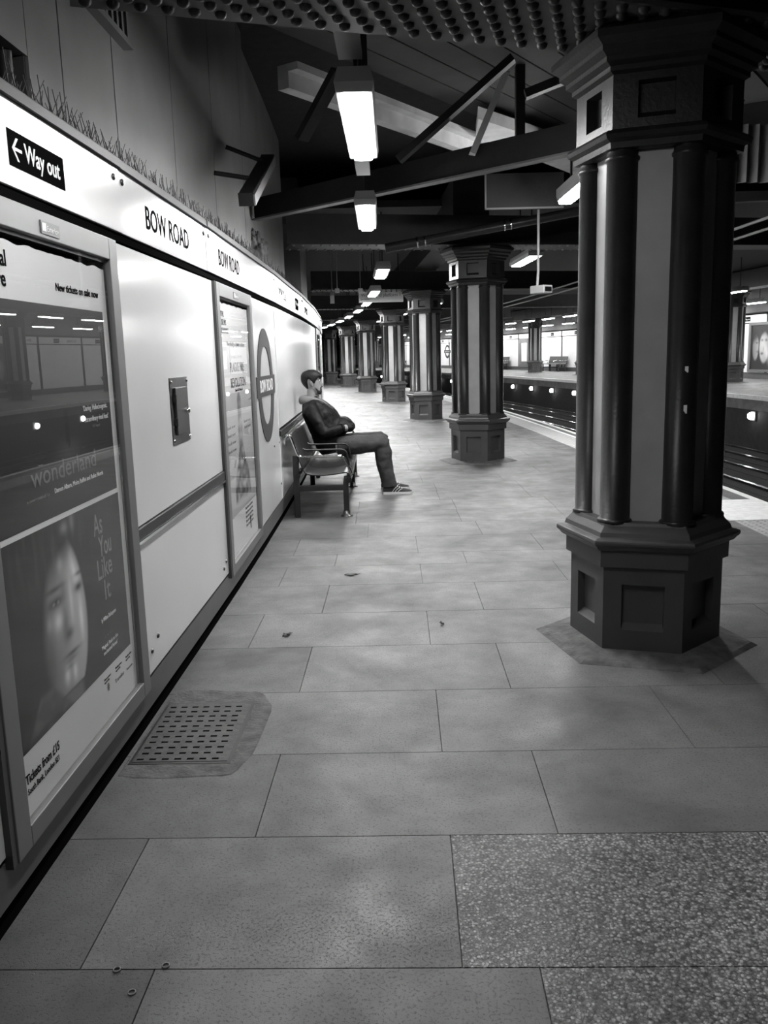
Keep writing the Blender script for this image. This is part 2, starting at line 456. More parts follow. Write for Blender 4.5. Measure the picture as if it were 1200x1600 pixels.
# ---- header band
def header(s0, s1, label, texts=(), signs=(), screws=True):
    sc = (s0 + s1) / 2; h = (s1 - s0) / 2
    e = wall_frame('name_band_panel', sc, 1.985, label, 'sign panel')
    MB().box(-0.03, 0.032, -h + 0.003, h - 0.003, 0, 0.238).build('sheet', M_enamel, e, bevel=0.002)
    # the slanted aluminium cap
    cap = MB(); prof = [(-0.20, 0.268), (-0.20, 0.276), (0.038, 0.276), (0.046, 0.268), (0.046, 0.238), (0.03, 0.238)]
    cap.loft([[(x, y, z) for x, z in prof] for y in (-h + 0.005, h - 0.005)], 0, False)
    cap.build('cap', M_capm, e)
    for (body, a, b, z0, cap_h) in texts:
        text_mesh('lettering', body, cap_h / 0.70, M_ink, e, 0.0330, a - sc, z0 - 1.985, width=b - a, bold=0.0012)
    for (a, b, z0, z1, body) in signs:
        sp = MB().box(0.030, 0.034, a - sc, b - sc, z0 - 1.985, z1 - 1.985).build('sign_plate', M_black, e)
        if body == 'arrow':
            hh = z1 - z0; zc = (z0 + z1) / 2 - 1.985; y0 = a - sc + 0.02
            ar = MB()
            def poly(pts):
                n = len(pts)
                ar.loft([[(0.0338, y, z) for y, z in pts], [(0.0352, y, z) for y, z in pts]], 0, False)
            L = 0.062; t = 0.0085
            poly([(y0 + 0.008, zc - t/2), (y0 + L, zc - t/2), (y0 + L, zc + t/2), (y0 + 0.008, zc + t/2)])
            poly([(y0, zc), (y0 + 0.012, zc), (y0 + 0.042, zc + 0.031), (y0 + 0.030, zc + 0.031)])
            poly([(y0, zc), (y0 + 0.030, zc - 0.031), (y0 + 0.042, zc - 0.031), (y0 + 0.012, zc)])
            ar.build('arrow', M_white, sp)
            text_mesh('lettering', 'Way out', 0.073, M_white, sp, 0.0345, y0 + L + 0.018, zc - 0.022, width=b - a - L - 0.075, bold=0.0010)
        else:
            text_mesh('lettering', body, (z1 - z0) * 0.45, M_white, sp, 0.0345, a - sc + 0.02, (z0 + z1) / 2 - 1.985 - 0.012, width=(b - a) - 0.04)
    if screws:
        for yy in (-h + 0.065, h - 0.065):
            sm = MB()
            sm.loft([[(0.031 + dx, yy + rr * math.cos(q), 0.195 + rr * math.sin(q)) for q in [2*math.pi*j/12 for j in range(12)]] for rr, dx in ((0.013, 0), (0.013, 0.005), (0.007, 0.010))])
            sm.build('screw', M_steel, e)
    return e
header(-1.4, 0.6, 'white name band panel left of the one carrying the Way out sign')
header(0.61, 3.375, 'white name band panel with the black Way out arrow sign', signs=((2.43, 2.82, 2.042, 2.140, 'arrow'),))
header(3.38, 4.925, 'white name band panel with the largest BOW ROAD lettering', texts=(('BOW ROAD', 3.745, 4.505, 2.052, 0.092),))
header(4.93, 7.90, 'glaring white name band panel with BOW ROAD above the narrow poster', texts=(('BOW ROAD', 5.275, 5.995, 2.052, 0.092),))
header(7.905, 10.95, 'white name band panel with small black sign above the bench', texts=(('BOW ROAD', 8.25, 8.97, 2.052, 0.092),), signs=((9.95, 10.35, 2.03, 2.16, 'Way out'),))
header(10.955, 14.0, 'white name band panel beyond the bench', texts=(('BOW ROAD', 11.4, 12.1, 2.052, 0.092),))
header(14.005, 17.0, 'white name band panel second from the far end of the wall')
header(17.005, 20.0, 'white name band panel at the far end of the wall')

# ---- anti-climb wire mesh on top of the band
wm = MB()
s = 2.62
while s < 12.6:
    for lean in (-1, 1):
        for rr in (-2.43, -2.40):
            hgt = 0.125 + rnd.uniform(-0.03, 0.03)
            q = s + rnd.uniform(-0.012, 0.012)
            jut = rnd.uniform(-0.02, 0.025)
            pts = [P(q, rr, 2.26), P(q + lean * 0.05, rr + jut * 0.5, 2.26 + hgt * 0.5), P(q + lean * 0.10 + rnd.uniform(-0.02, 0.02), rr + jut, 2.26 + hgt)]
            wm.tube(pts, [0.0022, 0.0020, 0.0014], 4)
    s += 0.05
tag(wm.build('anti_climb_wire', M_wire), 'spiky criss-cross wire mesh fixed along the top of the name band', 'wire mesh')

# ---- poster frames
def frame_parts(e, w2, h, t, bl, br, bt, bb, edge_mat):
    f = MB()
    for (a, b, c, d) in ((-w2, -w2 + bl, 0, h), (w2 - br, w2, 0, h), (-w2 + bl, w2 - br, 0, bb), (-w2 + bl, w2 - br, h - bt, h)):
        f.box(-0.02, t, a, b, c, d)
    f.build('frame', M_frame, e, bevel=0.003)
    MB().box(-0.02, t - 0.004, -w2 - 0.028, -w2 - 0.001, 0, h).build('frame_edge', M_framedk, e)
    MB().box(-0.02, t - 0.004, w2 + 0.0005, w2 + 0.006, 0, h).build('frame_edge', M_framedk, e)
    MB().box(t - 0.014, t - 0.010, -w2 + bl - 0.004, w2 - br + 0.004, bb - 0.004, h - bt + 0.004).build('glass', M_glass, e)
    sl = MB()
    for (a, b, c, dd) in ((-w2 + bl, -w2 + bl + 0.012, bb, h - bt), (w2 - br - 0.012, w2 - br, bb, h - bt), (-w2 + bl, w2 - br, h - bt - 0.012, h - bt)):
        sl.box(-0.012, t - 0.02, a, b, c, dd)
    sl.build('seal', M_framedk, e)

def art_grid(name, parent, x, y0, y1, z0, z1, nu, nv, fn):
    vs = []; cs = []; fs = []
    for j in range(nv + 1):
        for i in range(nu + 1):
            u, v = i / nu, j / nv
            vs.append((x, y0 + (y1 - y0) * u, z0 + (z1 - z0) * v)); cs.append(max(0.0, fn(u, v)))
    for j in range(nv):
        for i in range(nu):
            a = j * (nu + 1) + i; fs.append((a, a + 1, a + nu + 2, a + nu + 1))
    b = MB(); b.add(vs, fs, 0, False)
    return b.build(name, M_print, parent, attr=cs)
def gs(u, v, cu, cv, ru, rv, rot=0.0):
    du, dv = u - cu, v - cv
    if rot: du, dv = du * math.cos(rot) + dv * math.sin(rot), -du * math.sin(rot) + dv * math.cos(rot)
    return math.exp(-((du / ru) ** 2 + (dv / rv) ** 2))
def sst(a, b, x):
    if a == b: return 0.0
    t = max(0, min(1, (x - a) / (b - a))); return t * t * (3 - 2 * t)
def mixf(a, b, t): return a + (b - a) * t

PS0, PS1, PZ0, PZ1 = 2.045, 3.272, 0.175, 1.945
psc = (PS0 + PS1) / 2
e = wall_frame('poster_frame', psc, PZ0, 'large poster frame at left with a theatre poster of a woman and wonderland', 'poster')
frame_parts(e, (PS1 - PS0) / 2, PZ1 - PZ0, 0.042, 0.085, 0.085, 0.078, 0.062, M_framedk)
px = 0.018
# sheet with a wavy upper edge
sh = MB(); n = 40; ya, yb = 2.11 - psc, 3.20 - psc
top = [1.838 - PZ0 + 0.010 * noise.noise(Vector((k * 0.35, 0, 3))) - 0.006 * (k / n) for k in range(n + 1)]
vs = []
for k in range(n + 1):
    y = ya + (yb - ya) * k / n
    vs += [(px, y, 0.225 - PZ0), (px, y, top[k])]
sh.add(vs, [(2*k, 2*k+2, 2*k+3, 2*k+1) for k in range(n)])
sheet = sh.build('poster_sheet', M_paper, e)
def X(s): return s - psc
def Z(z): return z - PZ0
def art_wonder(u, v):
    c = 0.006
    c += 0.05 * gs(u, v, 0.52, 0.10, 0.35, 0.10) + 0.010 * gs(u, v, 0.5, 0.55, 0.35, 0.4)
    # a lone small figure on a pale path (plain stand-in picture)
    c += 0.06 * gs(u, v, 0.56, 0.29, 0.10, 0.05)
    if abs(u - 0.56) < 0.022 * (1 - abs(v - 0.38) / 0.09) or gs(u, v, 0.56, 0.475, 0.02, 0.02) > 0.4: c = 0.002
    return c
art_grid('printed_picture', sheet, px + 0.0008, X(2.165), X(3.125), Z(1.035), Z(1.678), 60, 50, art_wonder)
def art_face(u, v):
    bg = 0.012 + 0.010 * gs(u, v, 0.85, 0.6, 0.3, 0.6)
    fc, hw = 0.40 + 0.02 * (v - 0.5), 0.0
    # face outline: half width as a function of height
    t = (v - 0.09) / 0.80
    if 0 <= t <= 1:
        hw = 0.19 * math.sqrt(max(0, math.sin(math.pi * (0.10 + 0.86 * t) ** 0.85)))
    right = fc + hw * 0.95; left = fc - hw
    ins = sst(left - 0.01, left + 0.05, u) * (1 - sst(right - 0.012, right + 0.012, u)) if hw > 0.01 else 0
    skin = 0.20 + 0.36 * sst(left, right, u)
    skin += 0.16 * gs(u, v, 0.47, 0.55, 0.06, 0.3) + 0.12 * gs(u, v, 0.33, 0.5, 0.06, 0.12)
    # dapples of sunlight
    for cu, cv, a, b, k in ((0.345, 0.49, .035, .045, .5), (0.388, 0.788, .025, .045, .5), (0.485, 0.80, .020, .08, .45), (0.50, 0.70, .018, .06, .35),
                            (0.372, 0.176, .022, .045, .5), (0.437, 0.165, .018, .05, .45), (0.53, 0.42, .018, .12, .5), (0.455, 0.55, .014, .12, .25), (0.52, 0.63, .02, .06, .3),
                            (0.27, 0.50, .02, .04, .2)):
        skin += k * gs(u, v, cu, cv, a, b)
    # features
    for cu, cv, a, b, k in ((0.333, 0.593, .060, .028, .97), (0.525, 0.597, .036, .028, .97), (0.33, 0.663, .07, .014, .8), (0.54, 0.67, .04, .012, .75),
                            (0.42, 0.385, .035, .03, .7), (0.395, 0.45, .03, .10, .45), (0.43, 0.275, .065, .012, .85), (0.425, 0.245, .05, .016, .5), (0.40, 0.21, .05, .012, .35),
                            (0.25, 0.3, .05, .2, .5), (0.40, 0.64, .025, .05, .3)):
        skin *= 1 - k * gs(u, v, cu, cv, a, b)
    skin += 0.35 * gs(u, v, 0.318, 0.590, .010, .008) + 0.3 * gs(u, v, 0.352, 0.588, .010, .008)
    c = mixf(bg, skin, ins)
    # hair over the crown and left side
    hair = sst(0.70, 0.92, v + 0.35 * abs(u - 0.46)) * gs(u, v, 0.42, 0.8, 0.35, 0.5)
    c = mixf(c, 0.03 + 0.06 * max(0, noise.noise(Vector((u * 30, v * 5, 1)))), min(1, hair * 1.1))
    c += 0.25 * gs(u, v, 0.45, 0.95, .03, .03) + 0.18 * gs(u, v, 0.52, 0.96, .02, .05)
    # neck, shoulder and collar
    nb = sst(0.30, 0.36, u) * (1 - sst(0.47, 0.52, u)) * (1 - sst(0.05, 0.12, v))
    c = mixf(c, 0.22, nb * 0.8)
    shd = (1 - sst(0.0, 0.05, v - 0.16 + 1.2 * max(0, u - 0.25) ** 1 + 1.6 * max(0, 0.16 - u)))
    c = mixf(c, 0.07 + 0.12 * max(0, noise.noise(Vector((u * 12, v * 14, 7)))), shd * 0.9)
    return c
art_grid('printed_portrait', sheet, px + 0.0008, X(2.165), X(3.13), Z(0.42), Z(1.018), 150, 110, art_face)
tx = px + 0.0012
text_mesh('lettering', 'National', 0.062, M_ink, sheet, tx, X(2.385), Z(1.767), 'RIGHT', bold=0.001)
text_mesh('lettering', 'Theatre', 0.062, M_ink, sheet, tx, X(2.370), Z(1.712), 'RIGHT', bold=0.001)
text_mesh('lettering', 'New tickets on sale now', 0.034, M_ink, sheet, tx, X(2.715), Z(1.725), width=0.38, bold=0.0005)
text_mesh('lettering', 'wonderland', 0.085, M_midink, sheet, tx, X(2.40), Z(1.145), width=0.53)
text_mesh('lettering', 'Damon Albarn, Moira Buffini and Rufus Norris', 0.022, M_white, sheet, tx, X(2.56), Z(1.105), width=0.43)
text_mesh('lettering', 'a new musical by', 0.014, M_midink, sheet, tx, X(2.36), Z(1.105), width=0.16)
text_mesh('lettering', "'Daring. Hallucinogenic.", 0.026, M_white, sheet, tx, X(2.855), Z(1.338), width=0.235)
text_mesh('lettering', "Extraordinary visual feast'", 0.026, M_white, sheet, tx, X(2.86), Z(1.300), width=0.235)
text_mesh('lettering', 'Daily Telegraph', 0.015, M_midink, sheet, tx, X(2.93), Z(1.277), width=0.07)
for body, y, z, ww in (('As', 2.85, 0.905, 0.085), ('You', 2.885, 0.822, 0.125), ('Like', 2.855, 0.745, 0.145), ('It', 2.905, 0.662, 0.06)):
    text_mesh('lettering', body, 0.105, M_fadeink, sheet, tx, X(y), Z(z), width=ww, bold=0.0005)
text_mesh('lettering', 'by William Shakespeare', 0.022, M_paper, sheet, tx, X(2.85), Z(0.592), width=0.15)
text_mesh('lettering', '* * * * *', 0.03, M_midink, sheet, tx, X(2.865), Z(0.520), width=0.12)
text_mesh('lettering', "'Magical. Rush to this", 0.020, M_paper, sheet, tx, X(2.83), Z(0.497), width=0.17)
text_mesh('lettering', "enchanted forest'", 0.020, M_paper, sheet, tx, X(2.845), Z(0.474), width=0.145)
text_mesh('lettering', 'Tickets from \u00a315', 0.040, M_ink, sheet, tx, X(2.175), Z(0.332), width=0.235, bold=0.0005)
text_mesh('lettering', 'South Bank, London SE1', 0.026, M_ink, sheet, tx, X(2.18), Z(0.300), width=0.22)
for y, body in ((2.825, 'Season sponsor'), (2.945, 'Media partner'), (3.06, 'Travelex tickets')):
    text_mesh('lettering', body, 0.011, M_ink, sheet, tx, X(y), Z(0.385), width=0.07)
    text_mesh('lettering', 'supported by', 0.009, M_ink, sheet, tx, X(y), Z(0.374), width=0.05)
lg = MB()
lg.lathe([(0.010, tx), (0.010, tx + 0.0008)], 12)
lg.v = [(z, X(2.86) + x, Z(0.352) + y * 1.5) for x, y, z in lg.v]
lg.build('emblem', M_midink, sheet)
text_mesh('lettering', 'Travelex', 0.022, M_midink, sheet, tx, X(2.93), Z(0.335), width=0.10)
text_mesh('lettering', 'Season', 0.014, M_midink, sheet, tx, X(3.06), Z(0.335), width=0.07)
bd = MB().box(0.041, 0.045, X(2.583), X(2.722), Z(1.880), Z(1.918)).build('badge', M_band, e)
MB().box(0.044, 0.046, X(2.590), X(2.618), Z(1.888), Z(1.912)).build('badge_emblem', M_white, bd)
text_mesh('lettering', 'Exterion', 0.024, M_white, bd, 0.0454, X(2.624), Z(1.890), width=0.088)

QS0, QS1, QZ0, QZ1 = 5.105, 6.39, 0.175, 1.945
qsc = (QS0 + QS1) / 2
e = wall_frame('poster_frame', qsc, QZ0, 'narrow-looking poster frame just before the roundel with a museum poster', 'poster')
frame_parts(e, (QS1 - QS0) / 2, QZ1 - QZ0, 0.042, 0.085, 0.085, 0.078, 0.062, M_framedk)
sh = MB(); ya, yb = QS0 + 0.065 - qsc, QS1 - 0.065 - qsc
top = [1.838 - QZ0 + 0.012 * noise.noise(Vector((k * 0.35, 0, 9))) for k in range(n + 1)]
vs = []
for k in range(n + 1):
    y = ya + (yb - ya) * k / n
    vs += [(px, y, 0.225 - QZ0), (px, y, top[k])]
sh.add(vs, [(2*k, 2*k+2, 2*k+3, 2*k+1) for k in range(n)])
sheet = sh.build('poster_sheet', M_paper, e)
def X(s): return s - qsc
def Z(z): return z - QZ0
def art_quill(u, v):
    c = 0.60 - 0.10 * (1 - v)
    w_ = 0.07 if v > 0.72 else (0.085 if v > 0.55 else 0.085 + 0.20 * sst(0.55, 0.18, v))
    cx_ = 0.52
    if v > 0.93: w_ *= math.sqrt(max(0, 1 - ((v - 0.93) / 0.07) ** 2))
    inside = 1 - sst(w_ - 0.03, w_ + 0.02, abs(u - cx_))
    inside *= sst(0.06, 0.12, v)
    tone = 0.10 + 0.28 * (0.5 + noise.noise(Vector((u * 9, v * 14, 2)))) 
    if v < 0.55: tone = 0.06 + 0.35 * max(0, 0.35 + noise.noise(Vector((u * 13, v * 17, 5))))
    if 0.60 < v < 0.86: tone += 0.25 * gs(u, v, 0.52, 0.73, 0.05, 0.12)
    return mixf(c, tone, inside)
art_grid('printed_picture', sheet, px + 0.0008, X(5.22), X(6.28), Z(0.50), Z(1.28), 80, 90, art_quill)
for body, z in (('ROYAL', 1.755), ('MUSEUMS', 1.705), ('GREENWICH', 1.655)):
    text_mesh('lettering', body, 0.050, M_midink, sheet, tx, X(5.26), Z(z), width=0.03 * len(body))
text_mesh('lettering', 'The critically acclaimed exhibition', 0.038, M_midink, sheet, tx, X(5.45), Z(1.58), width=0.66)
text_mesh('lettering', 'SAMUEL PEPYS', 0.03, M_paper, sheet, tx, X(5.58), Z(1.50), width=0.4)
text_mesh('lettering', 'PLAGUE FIRE', 0.088, M_midink, sheet, tx, X(5.52), Z(1.415), width=0.52)
text_mesh('lettering', 'REVOLUTION', 0.088, M_ink, sheet, tx, X(5.52), Z(1.315), width=0.56)
text_mesh('lettering', 'Until 28 March', 0.026, M_ink, sheet, tx, X(5.66), Z(1.285), width=0.28)
for y, ww, zs in ((5.30, 0.28, (1.06, 1.01, 0.96, 0.91)), (5.93, 0.27, (1.06, 1.02))):
    for z in zs: text_mesh('lettering', 'Book now', 0.03, M_midink, sheet, tx, X(y), Z(z), width=ww)
for q in range(5):
    text_mesh('lettering', 'Book now and save', 0.03, M_midink, sheet, tx, X(5.80), Z(0.47 - 0.03 * q), width=0.30)
MB().box(tx, tx + 0.001, X(5.96), X(5.99), Z(0.31), Z(0.40)).build('emblem', M_ink, sheet)
bd = MB().box(0.041, 0.045, X(5.66), X(5.83), Z(1.880), Z(1.922)).build('badge', M_band, e)
MB().box(0.044, 0.046, X(5.668), X(5.70), Z(1.888), Z(1.914)).build('badge_emblem', M_white, bd)
text_mesh('lettering', 'Exterion', 0.026, M_white, bd, 0.0454, X(5.706), Z(1.890), width=0.11)

e = wall_frame('poster_frame', 15.05, 0.175, 'farthest grey poster frame at the end of the near wall', 'poster')
frame_parts(e, 0.90, 1.77, 0.05, 0.13, 0.13, 0.09, 0.07, M_framedk)
MB().box(0.0, px, -0.78, 0.78, 0.06, 1.68).build('poster_sheet', M_board, e)

# ---- roundel
RS = 7.10
e = wall_frame('station_roundel', RS, 0.0, 'roundel sign of ring and bar reading BOW ROAD on the white wall', 'sign')
ring = MB(); n = 64
for rr0, rr1 in ((0.315, 0.458),):
    rings = []
    for k in range(n):
        q = 2 * math.pi * k / n; c, s_ = math.cos(q), math.sin(q)
        rings.append([(0.019, rr0 * c, 1.275 + rr0 * s_), (0.026, rr0 * c, 1.275 + rr0 * s_), (0.026, rr1 * c, 1.275 + rr1 * s_), (0.019, rr1 * c, 1.275 + rr1 * s_)])
    ring.loft(rings, 0, False, closed=True)
ring.build('ring', M_blue, e)
bar = MB().box(0.019, 0.030, -0.53, 0.53, 1.195, 1.355).build('bar', M_blue, e)
text_mesh('lettering', 'BOW ROAD', 0.135, M_white, bar, 0.0305, -0.38, 1.232, width=0.76, bold=0.002)

# ---- steel hatch
HS = 4.14
e = wall_frame('steel_hatch', HS, 1.104, 'small brushed steel access hatch with lock on the white panel', 'hatch')
MB().box(0.019, 0.024, -0.168, 0.168, 0, 0.315).build('plate', M_steel, e, bevel=0.002)
dr = MB().box(0.024, 0.036, -0.115, 0.115, 0.045, 0.268).build('door', M_steel, e, bevel=0.003)
lk = MB(); lk.loft([[(0.036 + dx, 0.075 + rr * math.cos(q), 0.150 + rr * math.sin(q)) for q in [2*math.pi*j/12 for j in range(12)]] for rr, dx in ((0.014, 0), (0.014, 0.012), (0.008, 0.016))]); lk.build('lock', M_chrome, dr)
for z in (0.09, 0.20):
    MB().box(0.024, 0.040, -0.128, -0.114, z, z + 0.035).build('hinge', M_dark, dr)
for y in (-0.15, 0.15):
    for z in (0.02, 0.295):
        k = MB(); k.loft([[(0.023 + dx, y + rr * math.cos(q), z + rr * math.sin(q)) for q in [2*math.pi*j/10 for j in range(10)]] for rr, dx in ((0.009, 0), (0.009, 0.004), (0.004, 0.007))]); k.build('screw', M_chrome, e)

# ---- vent grille, pipe, floodlight, plaster lump on the upper wall
e = empty('vent_grille', P(4.0, -2.60, 3.04), ANG(4.0), 'louvred vent grille high on the rendered wall', 'vent')
MB().box(-0.01, 0.05, -0.75, 0.62, 0.0, 0.03).build('sill', M_upper, e)
MB().box(0.0, 0.012, -0.75, 0.60, 0.03, 0.75).build('backing', M_black, e)
lv = MB()
for k in range(17): lv.box(0.012, 0.045, -0.73 + k * 0.08, -0.70 + k * 0.08, 0.03, 0.75)
lv.build('louvre', M_upper, e)['kind'] = 'stuff'
pm = MB(); pm.tube([P(3.30, -2.66, 2.3), P(3.30, -2.66, 3.0), P(3.30, -2.66, 4.4)], 0.03, 10)
pm.lathe([(0.03, 2.70), (0.045, 2.71), (0.045, 2.78), (0.03, 2.79)], 10, (P(3.30, -2.66).x, P(3.30, -2.66).y))
tag(pm.build('drain_pipe', M_soot), 'dark vertical pipe beside the recess at top left', 'pipe')
e = empty('floodlight', P(7.7, -2.45, 3.1), ANG(7.7) , 'unlit slanted fluorescent floodlight bracketed off the rendered wall', 'lamp')
fb = MB(); fb.beam((0.16, 0.05, 0.06), (0.16, -1.35, -0.50), 0.11, 0.09); fb.build('housing', M_soot, e, bevel=0.01)
fb = MB(); fb.beam((0.218, 0.05, 0.055), (0.218, -1.35, -0.505), 0.012, 0.075); fb.build('lens', M_frame, e)
for a, b in (((-0.14, -0.28, 0.10), (0.14, -0.20, 0.0)), ((-0.14, -0.88, -0.22), (0.12, -0.85, -0.26))):
    k = MB(); k.tube([a, b], 0.018, 8); k.build('bracket', M_soot, e)
lm = MB(); lm.ellip((0, 0, 0), 0.08, 0.30, 0.15, 48, 32)
lm.v = [tuple(Vector(p) * (1 + 0.7 * noise.noise(Vector(p) * 9) + 0.3 * noise.noise(Vector(p) * 25) + 0.2 * noise.noise(Vector(p) * 60))) for p in lm.v]
tag(lm.build('rubble_lump', M_mortar, loc=P(9.25, -2.62, 2.62)), 'lump of broken plaster in the gap beside the pier', 'rubble')

# ================================================================== COLUMNS (six-sided, with a colonnette at each corner)
def hexring(R, z, rot=0.0): return [(R * math.cos(rot + math.radians(-77 + 60 * k)), R * math.sin(rot + math.radians(-77 + 60 * k)), z) for k in range(6)]
def recess_face(mb, R, z0, z1, k, w_, ra, rb, depth, mi=0):
    """one hexagon side from z0 to z1 with a sunk square panel (w_ wide, ra..rb high)"""
    a0, a1 = math.radians(-77 + 60 * k), math.radians(-77 + 60 * (k + 1))
    A = Vector((R * math.cos(a0), R * math.sin(a0), 0)); B = Vector((R * math.cos(a1), R * math.sin(a1), 0))
    t = (B - A).normalized(); mid = (A + B) / 2; nn = mid.normalized()
    L_ = mid - t * w_ / 2; R_ = mid + t * w_ / 2
    up_ = lambda p, z: Vector((p.x, p.y, z))
    vs = [up_(A, z0), up_(L_, z0), up_(R_, z0), up_(B, z0), up_(A, z1), up_(L_, z1), up_(R_, z1), up_(B, z1),
          up_(L_, ra), up_(R_, ra), up_(R_, rb), up_(L_, rb)]
    ch = 0.006
    Li, Ri = L_ - nn * depth + t * ch, R_ - nn * depth - t * ch
    vs += [up_(Li, ra + 0.03), up_(Ri, ra + 0.03), up_(Ri, rb - ch), up_(Li, rb - ch)]
    fs = [(0, 1, 5, 4), (2, 3, 7, 6), (1, 2, 9, 8), (11, 10, 6, 5), (8, 9, 13, 12), (9, 10, 14, 13), (10, 11, 15, 14), (11, 8, 12, 15), (12, 13, 14, 15)]
    mb.add(vs, fs, mi)
def make_column(label, dark=M_iron, ped=M_ped, pale=M_cream):
    e = empty('iron_column', (0, 0, 0), 0, label, 'column', 'striped iron columns along the platform')
    c = MB(); c.loft([hexring(0.56, 0.0), hexring(0.53, 0.014), hexring(0.385, 0.034), hexring(0.36, 0.034)], 0, False); c.build('mortar_collar', M_mortar, e)
    p = MB()
    for k in range(6): recess_face(p, 0.375, 0.02, 0.452, k, 0.20, 0.135, 0.365, 0.035)
    p.loft([hexring(0.375, 0.45), hexring(0.385, 0.45), hexring(0.402, 0.456), hexring(0.402, 0.535), hexring(0.41, 0.54)], 0, False)
    p.build('pedestal', ped, e)
    l = MB(); l.loft([hexring(0.40, 0.533), hexring(0.425, 0.545), hexring(0.438, 0.560), hexring(0.452, 0.572), hexring(0.455, 0.583), hexring(0.452, 0.593), hexring(0.43, 0.600),
                      hexring(0.412, 0.603), hexring(0.405, 0.625), hexring(0.375, 0.655), hexring(0.368, 0.672), hexring(0.2, 0.674)], 0, False)
    l.build('base_moulding', ped, e, bevel=0.002)
    MB().loft([hexring(0.285, 0.66), hexring(0.285, 2.39)], 0, False).build('core', dark, e)
    for k in range(6):
        q = math.radians(-47 + 60 * k); n_ = Vector((math.cos(q), math.sin(q), 0)); t = Vector((-n_.y, n_.x, 0))
        f = MB(); d0 = 0.285 * math.cos(math.pi / 6); w_ = 0.079
        R_ = lambda d, z, w2: [n_ * d0 - t * w2 + Vector((0, 0, z)), n_ * (d0 + d) - t * w2 + Vector((0, 0, z)), n_ * (d0 + d) + t * w2 + Vector((0, 0, z)), n_ * d0 + t * w2 + Vector((0, 0, z))]
        f.loft([R_(0.02, 0.672, w_), R_(0.02, 2.375, w_)], 0, False); f.build('pale_panel', pale, e)
    for k in range(6):
        q = math.radians(-77 + 60 * k); cx_, cy_ = 0.287 * math.cos(q), 0.287 * math.sin(q)
        f = MB()
        f.lathe([(0.084, 0.665), (0.086, 0.674), (0.080, 0.684), (0.0735, 0.686), (0.0725, 1.5), (0.0715, 2.33), (0.078, 2.335), (0.080, 2.348), (0.0715, 2.356), (0.0715, 2.39)], 18, (cx_, cy_), a0=q)
        f.build('colonnette', dark, e)
    c = MB()
    c.loft([hexring(0.36, 2.375), hexring(0.385, 2.38), hexring(0.39, 2.405), hexring(0.415, 2.418), hexring(0.425, 2.436), hexring(0.41, 2.452), hexring(0.39, 2.456), hexring(0.376, 2.462)], 0, False)
    for k in range(6): recess_face(c, 0.376, 2.46, 2.69, k, 0.16, 2.50, 2.655, 0.05)
    c.loft([hexring(0.376, 2.688), hexring(0.40, 2.70), hexring(0.40, 2.72), hexring(0.43, 2.735), hexring(0.43, 2.755), hexring(0.462, 2.775), hexring(0.462, 2.795), hexring(0.50, 2.82), hexring(0.50, 2.85), hexring(0.46, 2.88)], 0, False)
    c.build('capital', dark, e)
    return e
col_s = [4.324, 11.98, 19.68, 27.36, 35.2, 41.5, 47.8]
col_lab = ['nearest and largest striped hexagonal iron column, at right', 'second striped hexagonal iron column, beyond the nearest one',
           'third striped column along the platform, right of the seated man', 'fourth striped column along the platform',
           'fifth striped column along the platform', 'sixth striped column along the platform, second from the far end', 'farthest striped column, by the seated man\u2019s face']
c0 = make_column(col_lab[0]); c0.location = P(col_s[0], 0.0); c0.rotation_euler = (0, 0, ANG(col_s[0]))
for s, lab in zip(col_s[1:], col_lab[1:]): copy_tree(c0, P(s, 0.0), ANG(s), lab)
# paint chips on the nearest column (parts of that column only)
ch = MB()
for (zz, hh) in ((1.40, 0.020), (1.22, 0.028)):
    q0 = math.radians(-77); cx_, cy_ = 0.287 * math.cos(q0), 0.287 * math.sin(q0); qa = math.radians(-95)
    for j in range(3):
        qq = qa + j * 0.06; rr = 0.0736
        ch.box(cx_ + rr * math.cos(qq) - 0.003, cx_ + rr * math.cos(qq) + 0.003, cy_ + rr * math.sin(qq) - 0.002, cy_ + rr * math.sin(qq) + 0.002, zz - hh * (0.5 + 0.2 * j), zz + hh * 0.5)
o = ch.build('paint_chip', M_line, c0)
opp_s = [20.7, 26.9, 33.1, 39.3, 45.5, 51.7, 57.9, 64.1, 70.3, 76.5]
opp_lab = ['opposite platform column nearest to the right edge of the picture', 'opposite platform column beside the poster of two faces', 'opposite platform column behind the nearest column',
           'opposite platform column right of the dark bench', 'opposite platform column left of the dark bench']
for k, s in enumerate(opp_s):
    lab = opp_lab[k] if k < 5 else 'distant striped column on the opposite platform seen between the near columns'
    copy_tree(c0, P(s, 10.9, FZ), ANG(s), lab, 'striped columns on the opposite platform')
for ob in list(bpy.data.objects):
    if ob.name.startswith('paint_chip') and ob.parent is not c0: bpy.data.objects.remove(ob)

